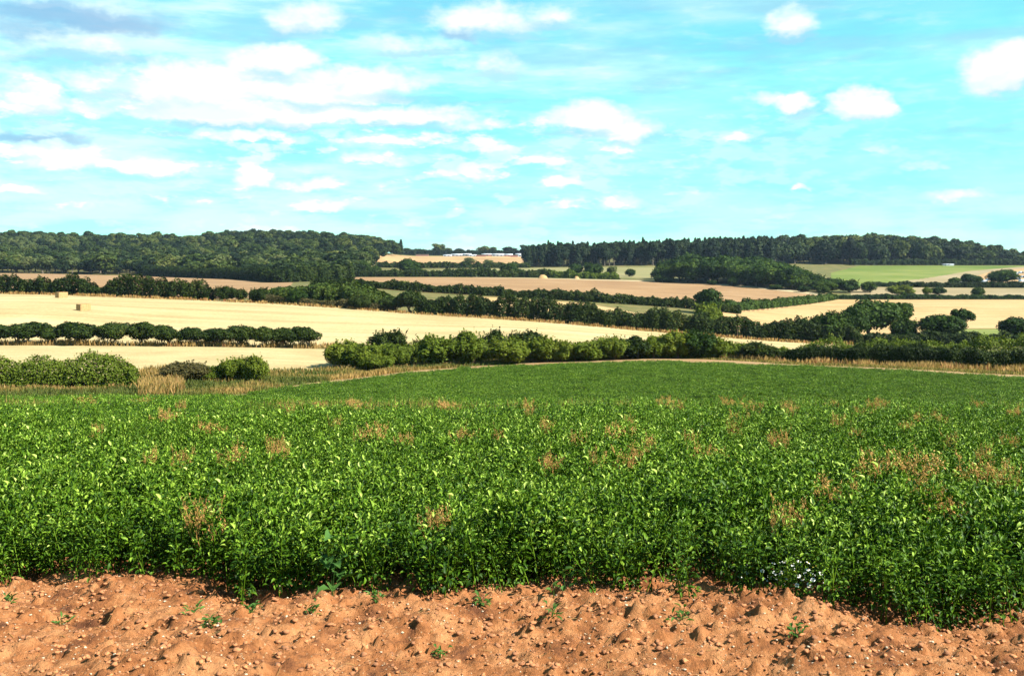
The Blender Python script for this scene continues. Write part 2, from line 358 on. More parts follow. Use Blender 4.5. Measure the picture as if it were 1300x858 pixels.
sheet('green_corner', M['green'], [(1168, 214), (2000, 226)], [(1168, 262), (2000, 288)], 1168, 2000, .02, 6, 20)
sheet('dry_pasture', M['tan'], [(1080, 396), (2000, 390)], [(1080, 458), (2000, 460)], 1080, 2000, 0, 6, 30)
sheet('green_field', M['green'], [(1050, 455), (1120, 472), (1230, 640), (1310, 726), (2000, 737)], [(1050, 600), (1090, 735), (2000, 740)], 1055, 2000, .01, 6, 50)
sheet('dry_grass_field', M['tan'], [(1112, 470), (1195, 474), (1260, 640), (1310, 690), (2000, 720)], [(1112, 471), (1230, 640), (1310, 726), (2000, 737)], 1112, 2000, .01, 6, 30)
sheet('paddock_earth', M['orange'], [(1190, 472), (2000, 470)], [(1190, 473), (1260, 640), (1310, 690), (2000, 720)], 1190, 2000, .01, 6, 40)
sheet('narrow_stubble_field', M['gold'], [(560, 255), (610, 222), (775, 216), (815, 252)], [(560, 256), (610, 288), (740, 284), (815, 254)], 560, 815, .02, 6, 20)

# ------------------------------------------------------------------ foliage generators
def rdir(r, n):
    v = r.normal(size=(n, 3)); return v / np.linalg.norm(v, axis=1, keepdims=True)
def quads(r, Pn, Nn, size, asp=1.5, bend=0.0):
    """one leaf-clump face at each point, facing Nn"""
    n = len(Pn)
    Nn = Nn / (np.linalg.norm(Nn, axis=1, keepdims=True) + 1e-9)
    a = rdir(r, n); t = np.cross(Nn, a); t /= (np.linalg.norm(t, axis=1, keepdims=True) + 1e-9)
    b = np.cross(Nn, t)
    s = (size * (.55 + .9 * r.random(n)))[:, None] * .5
    k = (.6 + .5 * r.random((n, 4, 1)))
    c = np.stack([-t * asp, -b, t * asp, b], 1) * s[:, None] * k
    V = (Pn[:, None] + c).reshape(-1, 3)
    return V, np.arange(n * 4).reshape(n, 4)
def crown_geo(r, W, Hc, z0, n, fs, nl=20, flat=.0, zs=.82, rad=(.15, .27), top=1.0, depth=1.0):
    """lobed crown: leaf clumps on the shells of many lobes filling an ellipsoid"""
    L = rdir(r, nl) * (r.random((nl, 1)) ** .45)
    L[:, 2] = np.where(L[:, 2] < -.55, L[:, 2] * .6, L[:, 2])
    rr_ = W * (rad[0] + (rad[1] - rad[0]) * r.random(nl))
    ax = np.array([W / 2, W / 2 * depth, Hc / 2])
    C = L * (ax - np.array([1, 1, .75]) * W * .19).clip(.05) + np.array([0, 0, z0 + Hc / 2])
    m = int(n * 2.2)
    k = r.choice(nl, m, p=rr_ ** 2 / np.sum(rr_ ** 2))
    d = rdir(r, m); d[:, 2] = np.where((d[:, 2] < 0) & (r.random(m) < .45), -d[:, 2], d[:, 2])
    rad_ = rr_[k] * (.72 + .34 * r.random(m) ** .7)
    wob = 1 + .22 * np.sin(d[:, 0] * 5 + k) * np.cos(d[:, 1] * 6 + k * 2) 
    p = C[k] + d * (rad_ * wob)[:, None] * np.array([1, 1, zs])
    # drop clumps buried in another lobe
    ins = np.zeros(m, bool)
    for j in range(nl):
        dd = np.linalg.norm((p - C[j]) / np.array([1, 1, zs]), axis=1) < rr_[j] * .70
        ins |= dd & (k != j)
    keep = (~ins | (r.random(m) < .15)) & (p[:, 2] > z0 * .85)
    p = p[keep][:n]; d = d[keep][:n]
    nn = d * .75 + rdir(r, len(p)) * .55 + np.array([0, 0, .15])
    V, Q = quads(r, p, nn, fs)
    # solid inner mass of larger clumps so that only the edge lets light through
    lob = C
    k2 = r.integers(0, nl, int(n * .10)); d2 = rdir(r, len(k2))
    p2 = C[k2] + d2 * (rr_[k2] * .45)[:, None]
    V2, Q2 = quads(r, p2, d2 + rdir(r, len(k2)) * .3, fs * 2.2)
    V = np.concatenate([V, V2]); Q = np.concatenate([Q, Q2 + len(Q) * 4])
    hue = vnoise(p[:, 0] * 1.3 / W * 6, p[:, 2] * 6 / W, 5)
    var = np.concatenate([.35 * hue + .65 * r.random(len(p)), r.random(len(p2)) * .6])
    return V, Q, var, C, rr_
def tube(pts, radii, sides=6):
    pts = np.asarray(pts, float); n = len(pts)
    a = np.linspace(0, 2 * math.pi, sides, endpoint=False)
    V = []
    for i in range(n):
        d = pts[min(i + 1, n - 1)] - pts[max(i - 1, 0)]; d /= np.linalg.norm(d) + 1e-9
        s = np.cross(d, [0.3, 1, .1]); s /= np.linalg.norm(s) + 1e-9; t = np.cross(d, s)
        V.append(pts[i] + radii[i] * (np.cos(a)[:, None] * s + np.sin(a)[:, None] * t))
    V = np.concatenate(V)
    Q = [[i * sides + j, i * sides + (j + 1) % sides, (i + 1) * sides + (j + 1) % sides, (i + 1) * sides + j] for i in range(n - 1) for j in range(sides)]
    return V, np.array(Q)
def join(parts):
    Vs, Qs, k = [], [], 0
    for v, q in parts: Vs.append(v); Qs.append(np.asarray(q) + k); k += len(v)
    return np.concatenate(Vs), np.concatenate(Qs)
def trunk_mesh(r, name, Ht, W, C, rad, mat, nlimb=5, sides=6, stems=1, base=.25):
    parts = []
    for s in range(stems):
        b = np.array([r.normal() * .35, r.normal() * .25, 0]) if stems > 1 else np.zeros(3)
        lean = r.normal(size=2) * W * (.03 if stems == 1 else .12)
        top = np.array([lean[0], lean[1], Ht * .62])
        p = [b + [0, 0, -.6], b + [0, 0, .1], b * .7 + top * .35 + r.normal(size=3) * [.02, .02, 0] * W, b * .4 + top * .7, top]
        parts.append(tube(p, [rad * 1.5, rad * 1.15, rad * .85, rad * .6, rad * .3], sides))
        idx = r.choice(len(C), min(nlimb, len(C)), replace=False)
        for i in idx:
            st = np.array(p[2]) * (.6 + .4 * r.random()) + (np.array(p[3]) - np.array(p[2])) * r.random()
            mid = (st + C[i]) / 2 + [0, 0, .04 * Ht]
            parts.append(tube([st, mid, C[i]], [rad * .5, rad * .3, rad * .1], 5))
    V, Q = join(parts)
    return mesh_np(name, V, Q, mat, smooth=True)

PROTO = {}
def proto(kind, count, fn):
    PROTO[kind] = [fn(np.random.default_rng(100 * len(PROTO) + 13 * i + 5), i) for i in range(count)]
def p_broad_far(r, i):
    W = 12 * (1 + .08 * r.normal()); Hc = 11.2
    V, Q, var, C, R = crown_geo(r, W, Hc, .8, 1300, .95, 16)
    return (mesh_np('crown', V, Q, M['broad'], var), trunk_mesh(r, 'trunk', 11, W, C, .28, M['bark'], 3, 5))
def p_pale_far(r, i):
    W = 9; V, Q, var, C, R = crown_geo(r, W, 10, 1.0, 1100, .8, 14)
    return (mesh_np('crown', V, Q, M['pale_tree'], var), trunk_mesh(r, 'trunk', 11, W, C, .22, M['bark'], 3, 5))
def p_pine(r, i):
    Ht = 17; W = 6.2
    n = 1500; z = r.random(n) ** .8
    # whorled boughs: radius shrinks to the pointed top
    zz = 1.6 + (Ht - 1.6) * z
    whor = .75 + .35 * np.sin(zz * 3.6 + i)
    R = W / 2 * (1 - z) ** .72 * whor + .15
    a = r.random(n) * 2 * math.pi; lob = 1 + .25 * np.sin(a * 5 + zz * 1.3 + i)
    q = R * lob * (.5 + .5 * r.random(n) ** .5)
    p = np.stack([np.cos(a) * q, np.sin(a) * q, zz - q * .18], -1)
    nn = np.stack([np.cos(a), np.sin(a), np.full(n, .7)], -1) + rdir(r, n) * .5
    V, Q = quads(r, p, nn, .8, 1.6)
    C = p[:10]
    return (mesh_np('crown', V, Q, M['pine'], r.random(n)), trunk_mesh(r, 'trunk', Ht * 1.45, .5, C, .22, M['bark'], 2, 5))
def p_scots(r, i):
    W = 8.5; V, Q, var, C, R = crown_geo(r, W, 13, 2.5, 1500, .8, 16, rad=(.16, .26))
    return (mesh_np('crown', V, Q, M['pine'], var), trunk_mesh(r, 'trunk', 15, W, C, .25, M['bark'], 4, 5))
def p_oak(r, i):
    W = 11; V, Q, var, C, R = crown_geo(r, W, 7.2, 1.3, 9000, .36, 30, rad=(.12, .22))
    return (mesh_np('crown', V, Q, M['oak'], var), trunk_mesh(r, 'trunk', 8, W, C, .34, M['bark'], 7, 8))
def p_oak_open(r, i):
    W = 7; V, Q, var, C, R = crown_geo(r, W, 5.6, 3.2, 3600, .34, 20, rad=(.10, .17))
    return (mesh_np('crown', V, Q, M['oak'], var), trunk_mesh(r, 'trunk', 8.5, W, C, .24, M['bark'], 9, 8))
def p_mid(r, i):
    W = 10; V, Q, var, C, R = crown_geo(r, W, 8.8, .6, 4200, .55, 22)
    return (mesh_np('crown', V, Q, M['oak'], var), trunk_mesh(r, 'trunk', 9, W, C, .28, M['bark'], 5, 6))
def p_haw(r, i):
    W = 5.6 + .5 * r.normal(); V, Q, var, C, R = crown_geo(r, W, 3.35 + .2 * r.normal(), .35, 7500, .19, 34, rad=(.09, .17), depth=.85)
    return (mesh_np('crown', V, Q, M['haw'], var), trunk_mesh(r, 'trunk', 2.7, W, C, .085, M['stem'], 4, 6, stems=4))
def p_shrub(r, i):
    W = 4.2; V, Q, var, C, R = crown_geo(r, W, 3.4, .0, 9500, .145, 46, rad=(.08, .16), zs=1.35)
    # upright shoots break the outline
    m = 230; k = r.integers(0, len(C), m); b = C[k] + rdir(r, m) * [1, 1, .3] * R[k][:, None] * .8
    ln = .3 + .75 * r.random(m) ** 1.5; g = r.integers(0, m, 3000); n = 3000; f = r.random(n)
    lean = r.normal(size=(m, 2)) * .18
    q = np.stack([b[g, 0] + lean[g, 0] * f * ln[g], b[g, 1] + lean[g, 1] * f * ln[g], b[g, 2] + R[k][g] * .6 + f * ln[g]], -1) + r.normal(size=(n, 3)) * .05 * (1.1 - f)[:, None]
    V2, Q2 = quads(r, q, rdir(r, n), .13, 1.8)
    V = np.concatenate([V, V2]); Q = np.concatenate([Q, Q2 + len(Q) * 4]); var = np.concatenate([var, .4 + .6 * r.random(n)])
    return (mesh_np('foliage', V, Q, M['shrub'], var), trunk_mesh(r, 'stems', 2.8, W, C, .05, M['stem'], 3, 5, stems=4))
proto('broad_far', 6, p_broad_far); proto('pale_far', 3, p_pale_far); proto('pine', 4, p_pine); proto('scots', 3, p_scots)
proto('oak', 4, p_oak); proto('open_oak', 2, p_oak_open); proto('mid', 4, p_mid); proto('haw', 5, p_haw); proto('shrub', 6, p_shrub)
# recoloured shrub prototypes
def recolour(kind, new, mat):
    out = []
    for c, t in PROTO[kind]:
        c2 = c.copy(); c2.materials.clear(); c2.materials.append(mat); out.append((c2, t))
    PROTO[new] = out
recolour('shrub', 'haw_shrub', M['haw']); recolour('shrub', 'brown_shrub', M['shrub_brown']); recolour('mid', 'pale_mid', M['pale_tree'])
recolour('shrub', 'oak_shrub', M['oak'])
PH = {'broad_far': 12.0, 'pale_far': 11, 'pine': 17, 'scots': 15.5, 'oak': 8.5, 'open_oak': 8.8, 'mid': 9.4, 'pale_mid': 9.4, 'haw': 3.8, 'shrub': 3.75, 'haw_shrub': 3.75, 'brown_shrub': 3.75, 'oak_shrub': 3.75}
PWF = .80
PW = {'broad_far': 12.0, 'pale_far': 9, 'pine': 6.2, 'scots': 8.5, 'oak': 11, 'open_oak': 7, 'mid': 10, 'pale_mid': 10, 'haw': 5.4, 'shrub': 4.2, 'haw_shrub': 4.2, 'brown_shrub': 4.2, 'oak_shrub': 4.2}
CNT = {}
def plant(kind, name, u, Y, h, w=None, label=None, cat='tree', group=None, x=None, dz=0):
    """a tree or shrub of height h and crown width w metres standing at line of sight u, distance Y"""
    i = CNT.get(kind, 0); CNT[kind] = i + 1
    if kind in ('mid', 'pale_mid') and w and h / w < .8:      # low spreading crown, leafy to the ground
        kind = {'mid': 'oak_shrub', 'pale_mid': 'shrub'}[kind]
    ps = PROTO[kind][i % len(PROTO[kind])]
    if x is None: loc = P(u, Y)
    else: loc = (x, Y, float(H(x, Y)))
    e = bpy.data.objects.new(name, None); COL.objects.link(e)
    e.empty_display_size = .5
    e.location = (loc[0], loc[1], loc[2] - .05 + dz)
    s = h / PH[kind]; sw = s if w is None else w / (PW[kind] * PWF)
    e.scale = (sw, sw, s); e.rotation_euler = (0, 0, rng.random() * 6.28)
    tag(e, label, cat, group)
    cn, tn = ('foliage', 'stems') if ('shrub' in name or 'bush' in name) else ('crown', 'trunk')
    obj(cn, ps[0], e); obj(tn, ps[1], e)
    return e
def top_h(u, Y, ytop): return (row(u, Y) - ytop) / F * Y   # height that reaches photo row ytop

# ------------------------------------------------------------------ hedges
def hedge(name, pts, hfun, width, fs, per_m, mat, label, stems=True, group=None, shoots=0, cat='hedge', base_gap=.0, seed=1):
    """pts: plan polyline [(u,Y)]; hfun(u)->height"""
    r = np.random.default_rng(seed)
    ur = np.linspace(pts[0][0], pts[-1][0], 400); Yr = lerpinv(pts, ur)
    Xr = (ur - 650) / F * Yr
    seg = np.hypot(np.diff(Xr), np.diff(Yr)); S = np.concatenate([[0], np.cumsum(seg)]); Ltot = S[-1]
    n = int(Ltot * per_m * 1.7)
    s = r.random(n) * Ltot
    x = np.interp(s, S, Xr); y = np.interp(s, S, Yr); u = np.interp(s, S, ur)
    dx = np.interp(s, S, np.gradient(Xr, S)); dy = np.interp(s, S, np.gradient(Yr, S))
    hs = hfun(u) * (.60 + .80 * fbm(s * .30, s * 0 + seed, 3, 3))
    hs *= (.90 + .2 * vnoise(s * 1.6, s * 0, 8))
    wd = width * (.75 + .5 * vnoise(s * .7, s * 0 + 4, 9))
    # rounded section: angle from front foot over the top to the back foot
    th = r.random(n) ** 1 * math.pi; rad = .72 + .32 * r.random(n) ** .6 + .12 * (vnoise(s * 1.3, th * 2.5, 14) - .5) * 2
    cx = np.cos(th); cz = np.sin(th)
    e = .55
    ox = np.sign(cx) * np.abs(cx) ** e * rad; oz = np.abs(cz) ** e * rad
    px = x - dy * ox * wd / 2; py = y + dx * ox * wd / 2
    z0 = H(px, py)
    pz = z0 + base_gap * hs + oz * hs * (1 - base_gap)
    nn = np.stack([-dy * cx * .8, dx * cx * .8, cz * .8 + .1], -1) + rdir(r, n) * .65
    o3 = np.array([Xr[200], Yr[200], float(H(Xr[200], Yr[200]))])
    V, Q = quads(r, np.stack([px, py, pz], -1) - o3, nn, fs)
    var = .4 * vnoise(s * .35, s * 0, 21) + .6 * r.random(n)
    k = n // 7; q = r.integers(0, n, k); rs = .25 + .5 * r.random(k)
    V2, Q2 = quads(r, np.stack([x[q] + (px - x)[q] * rs, y[q] + (py - y)[q] * rs, z0[q] + (pz - z0)[q] * (.1 + .8 * r.random(k))], -1) - o3, nn[q], fs * 2.2)
    V = np.concatenate([V, V2]); Q = np.concatenate([Q, Q2 + len(Q) * 4]); var = np.concatenate([var, r.random(k) * .5])
    if shoots:
        k = int(Ltot * shoots); q = r.integers(0, n, k)
        q = q[cz[q] > .6]; k = len(q)
        tz = pz[q] + .05 + .14 * hs[q] * r.random(k) ** 1.5
        V2, Q2 = quads(r, np.stack([px[q], py[q], tz], -1) - o3, rdir(r, k), fs)
        V = np.concatenate([V, V2]); Q = np.concatenate([Q, Q2 + len(Q) * 4]); var = np.concatenate([var, .5 + .5 * r.random(k)])
    en = bpy.data.objects.new(name, None); COL.objects.link(en); en.location = o3; tag(en, label, cat, group)
    obj('foliage', mesh_np('foliage', V, Q, mat, var), en)
    if stems and Yr.min() < 260:
        k = int(Ltot * .8) + 3; ss = r.random(k) * Ltot
        sx = np.interp(ss, S, Xr) + r.normal(size=k) * width * .15; sy = np.interp(ss, S, Yr) + r.normal(size=k) * width * .15
        hh = np.interp(ss, S, hfun(ur))
        parts = []
        for a, b, c in zip(sx, sy, hh):
            z = float(H(a, b))
            p0 = np.array([a, b, z - .2]) - o3
            parts.append(tube([p0, p0 + [r.normal() * .1, r.normal() * .1, c * .4], p0 + [r.normal() * .3, r.normal() * .2, c * .6]], [.05, .04, .015], 4))
        Vt, Qt = join(parts); tag(obj('stems', mesh_np('stems', Vt, Qt, M['stem']), en), kind='stuff')
    return en

def hf(pts): return lambda u: lerp(pts, u)
# H1 near-left hedge
hedge('hedge', [(-420, 86), (176, 92.5)], hf([(-420, 2.7), (0, 2.7), (60, 2.35), (110, 2.6), (150, 2.9), (172, 2.2), (176, 1.2)]), 2.4, .15, 520, M['shrub'], 'green bushy hedge at the left edge directly behind the bean crop', shoots=90, seed=2)
# right-hand hedge
hedge('hedge', [(985, 121), (1080, 116.5), (1300, 108), (1800, 95)], hf([(985, 1.4), (1000, 2.0), (1080, 2.25), (1140, 2.4), (1300, 2.4), (1800, 2.4)]), 2.6, .16, 560, M['haw'], 'long dark green hedge with upright shoots running along the right edge of the green crop', shoots=60, seed=3)
hedge('hedge', [(1010, 127), (1150, 124), (1500, 114)], hf([(1010, 1.4), (1060, 2.7), (1300, 2.9), (1500, 2.9)]), 2.4, .17, 260, M['shrub'], 'brighter green leafy hedge just behind the long dark right-hand hedge', shoots=90, seed=33)
# long dark hedge beyond the big stubble field
def hY(u): return float(lerpinv(BIG_FAR, u)) * 1.012
def HB(u0, u1, k=1.0): return [(u0, hY(u0) * k), (u1, hY(u1) * k)]
hedge('hedge', HB(-420, 62), hf([(-420, 4), (0, 3.9), (30, 3.6), (58, 3.6), (62, 2)]), 3, .33, 190, M['haw'], 'dark hedge at the far left beyond the pale stubble, left of the farther bale', seed=4)
hedge('hedge', HB(62, 124), hf([(62, 2.4), (70, 3.6), (90, 4.6), (108, 4.2), (122, 2.6)]), 3.4, .33, 200, M['haw'], 'tallest dark humped hedge directly behind the farther straw bale', seed=5)
hedge('hedge', HB(128, 270), hf([(128, 2.5), (145, 4.1), (180, 4.0), (230, 3.7), (258, 3.6), (270, 2.2)]), 3, .33, 190, M['haw'], 'long dark hedge beyond the stubble, left of the small round bushes', seed=6)
hedge('hedge', HB(528, 712), hf([(528, 3.6), (560, 4.0), (600, 4.4), (640, 4.3), (712, 4.5)]), 3.2, .32, 230, M['haw'], 'dense dark trimmed hedge at the middle edge of the pale stubble field', seed=8)
hedge('hedge', HB(712, 935), hf([(712, 4.4), (760, 3.6), (800, 3.4), (850, 3.8), (880, 4.2), (935, 4.2)]), 3.2, .32, 230, M['haw'], 'dark ragged hedge at the stubble edge in front of the lone round tree', shoots=15, seed=9)
hedge('hedge', HB(935, 1090), hf([(935, 4.2), (1000, 4.0), (1090, 3.2)]), 3.2, .32, 230, M['haw'], 'dark hedge closing the narrow right end of the pale stubble field', seed=10)
hedge('hedge', [(1085, 192), (1300, 186), (1600, 178)], hf([(1085, 2.6), (1150, 2.4), (1300, 2.6), (1600, 2.6)]), 3, .3, 200, M['haw'], 'low shaded dark hedge below the oaks on the right', seed=11)
hedge('hedge', [(425, 127), (660, 127), (1000, 122)], hf([(425, 1.4), (500, 2.3), (640, 2.6), (720, 2.0), (860, 2.4), (1000, 1.5)]), 2.6, .18, 330, M['shrub'], 'low leafy growth closing the gaps between the middle shrubs', seed=41)
# bank of green scrub between the two dark hedges
hedge('bramble_bank', [(330, 250), (490, 236)], hf([(330, 1.2), (380, 3.2), (420, 3.4), (460, 3.0), (490, 1.6)]), 9, .4, 300, M['bramble'], 'green bramble bank behind the stubble field left of centre', seed=12, stems=False, cat='bramble')
hedge('hedge', [(318, hY(318)), (500, hY(500))], hf([(318, 1.6), (400, 1.3), (500, 1.6)]), 1.6, .3, 150, M['shrub_brown'], 'low brown hedge bottom along the stubble edge below the bramble bank', seed=13)
hedge('hedge', [(395, 306), (500, 300), (640, 296)], hf([(395, 2.5), (450, 2.2), (560, 2.4), (640, 2.4)]), 2.4, .4, 120, M['haw'], 'low dark hedge on the near left side of the reddish tan field', seed=14)
hedge('hedge', [(640, 296), (940, 286)], hf([(640, 2.4), (740, 3.2), (800, 2.4), (900, 2.6), (940, 2.2)]), 2.4, .4, 120, M['haw'], 'low dark hedge along the near side of the reddish tan field by the lone tree', seed=15)
hedge('hedge', [(918, 292), (1000, 340), (1060, 386)], hf([(918, 2.4), (1000, 2.4), (1060, 2.2)]), 3, .4, 140, M['oak'], 'low green hedge between the reddish tan field and the golden field', seed=16)
hedge('hedge', [(1060, 388), (1300, 386), (1700, 382)], hf([(1060, 1.8), (1300, 1.5), (1700, 1.5)]), 2.5, .4, 110, M['oak'], 'thin low green hedge along the far top side of the golden field', seed=17)
hedge('hedge', [(1098, 463), (1300, 464), (1700, 466)], hf([(1098, 1.5), (1160, 2.2), (1300, 2.4), (1700, 2.4)]), 3, .5, 110, M['haw'], 'dark hedge below the big round oak at the foot of the pig paddock', seed=18)
hedge('hedge', [(450, 530), (700, 535)], hf([(450, 3.6), (520, 3.2), (600, 4), (700, 3.6)]), 4, .7, 90, M['haw'], 'dark hedge at the far left side of the reddish tan field with trees in it', seed=19)
hedge('hedge', [(700, 535), (785, 525)], hf([(700, 3.6), (740, 3.4), (785, 2.8)]), 4, .7, 90, M['shrub'], 'greener hedge end at the far side of the reddish tan field nearest the wood', seed=20)
hedge('hedge', [(478, 690), (672, 700)], hf([(478, 3.2), (560, 3.6), (672, 3.0)]), 5, .9, 70, M['haw'], 'thin dark distant hedge at the foot of the far orange field', seed=21)
hedge('hedge', [(500, 1150), (690, 1160)], hf([(500, 5.5), (690, 5.5)]), 8, 1.1, 60, M['broad'], 'farthest dark hedge behind the white roofed sheds', seed=22)
hedge('hedge', [(1080, 747), (1320, 747)], hf([(1080, 4), (1320, 4)]), 6, .9, 70, M['broad'], 'dark woodland edge hedge along the top of the green field', seed=23)
hedge('hedge', [(180, 612), (310, 480), (352, 402), (448, 415)], hf([(180, 4.5), (310, 5), (352, 4.4), (420, 6), (448, 5)]), 6, .6, 130, M['haw'], 'dark bushy edge below the left wood above the tan strip', seed=24)

# ------------------------------------------------------------------ individual shrubs and trees
G = 'hawthorn trees in a row across the stubble'
haws = [(-70, 408, 5.6), (-38, 409, 5.2), (-6, 409, 4.6), (31, 404.5, 6.6), (66, 411, 4.2), (99, 404.5, 5.6), (142, 407, 4.8), (181, 406, 4.4), (209, 408, 4.8), (243, 411.5, 4.2), (272, 413, 4.4), (306, 411, 4.8), (334, 413, 4.0), (360, 412, 4.2), (384, 410, 4.8)]
hl = ['outside the left edge of the row', 'second outside the left edge of the row', 'cut by the left edge of the photo', 'wide dense crown, first whole one from the left', 'small thin crown squeezed between two wide ones', 'broad domed crown, third whole one from the left',
      'single round crown with clear sky-lit gap on its right', 'left half of the joined pair in the middle of the row', 'right half of the joined pair in the middle of the row', 'low flat crown right of the middle gap', 'sparse low crown with brown grass under it',
      'dark rounded crown right of centre of the row', 'narrow dark crown joined to its left neighbour', 'second from the right end', 'round yellow-green crown at the right end of the row']
for (u, yt, w), t in zip(haws, hl):
    plant('haw', 'hawthorn_tree', u, 150, top_h(u, 150, yt) * 1.02, w * 1.14, 'hawthorn in the row: ' + t, 'tree', G)
G = 'shrubs along the far side of the bean field'
shr = [  # kind, u, Y, width m, top row, label
 ('brown_shrub', 236, 99, 3.4, 455, 'rusty brown low shrub right of the gap in the near hedge'),
 ('shrub', 270, 101, 2.6, 461, 'low green shrub between the rusty shrub and the tall pair'),
 ('shrub', 298, 101, 2.9, 445, 'bright green shrub, left one of the pair sticking up over the near stubble'),
 ('shrub', 325, 100, 2.4, 442, 'narrow upright green shrub, right one of the pair over the near stubble'),
 ('shrub', 440, 121, 4.2, 430, 'rounded green shrub at the left end of the middle hedge'),
 ('haw_shrub', 431, 124, 3.0, 440, 'dark shrub at the extreme left end of the middle hedge'),
 ('shrub', 462, 119, 4.4, 427, 'full green shrub in front of the dark dome'),
 ('haw_shrub', 495, 132, 5.6, 411, 'dark domed shrub standing above the middle hedge on the left'),
 ('shrub', 502, 120, 4.2, 431, 'light green shrub right below the dark dome'),
 ('shrub', 478, 117, 3.4, 446, 'low leafy shrub at the foot of the middle hedge'),
 ('brown_shrub', 532, 128, 2.4, 428, 'brownish gap shrub between two green masses'),
 ('shrub', 558, 121, 4.8, 419, 'tall yellow-green shrub left of centre'),
 ('shrub', 596, 121, 5.0, 417, 'tall green shrub just left of the picture centre'),
 ('haw_shrub', 627, 127, 4.0, 412, 'dark peaked shrub at the highest point of the middle hedge'),
 ('shrub', 647, 121, 4.0, 421, 'green shrub right below the dark peak'),
 ('haw_shrub', 670, 131, 4.8, 415, 'dark flat-topped shrub behind the hedge right of centre'),
 ('shrub', 692, 123, 4.2, 418, 'green shrub sloping down right of the flat dark one'),
 ('shrub', 718, 122, 3.6, 429, 'low green shrub in the dip of the hedge'),
 ('shrub', 748, 122, 4.2, 426, 'wide green shrub with rusty grass at its foot'),
 ('shrub', 779, 122, 3.4, 425, 'yellow-green shrub left of the sunlit track bend'),
 ('haw_shrub', 802, 123, 3.8, 425, 'deeper green shrub above the sunlit track bend'),
 ('shrub', 830, 123, 3.6, 424, 'bright green shrub above the track, left of the tall clump'),
 ('shrub', 858, 123, 4.2, 418, 'tall bright green clump, left half'),
 ('oak_shrub', 884, 123, 4.2, 417, 'tall green clump, right half with darker leaves'),
 ('shrub', 912, 123, 4.0, 424, 'green shrub falling away to the right of the tall clump'),
 ('shrub', 938, 123, 3.0, 431, 'small shrub before the round low bush'),
 ('haw_shrub', 962, 121, 4.4, 432, 'round low dusky bush at the right end of the middle hedge'),
 ('shrub', 990, 122, 2.8, 436, 'small pale shrub touching the dark right-hand hedge'),
]
for k, u, Y, w, yt, lab in shr:
    plant(k, 'shrub', u, Y, top_h(u, Y, yt) * (.82 + .26 * rng.random()), w * (1.0 + .45 * rng.random()), lab, 'shrub', G)

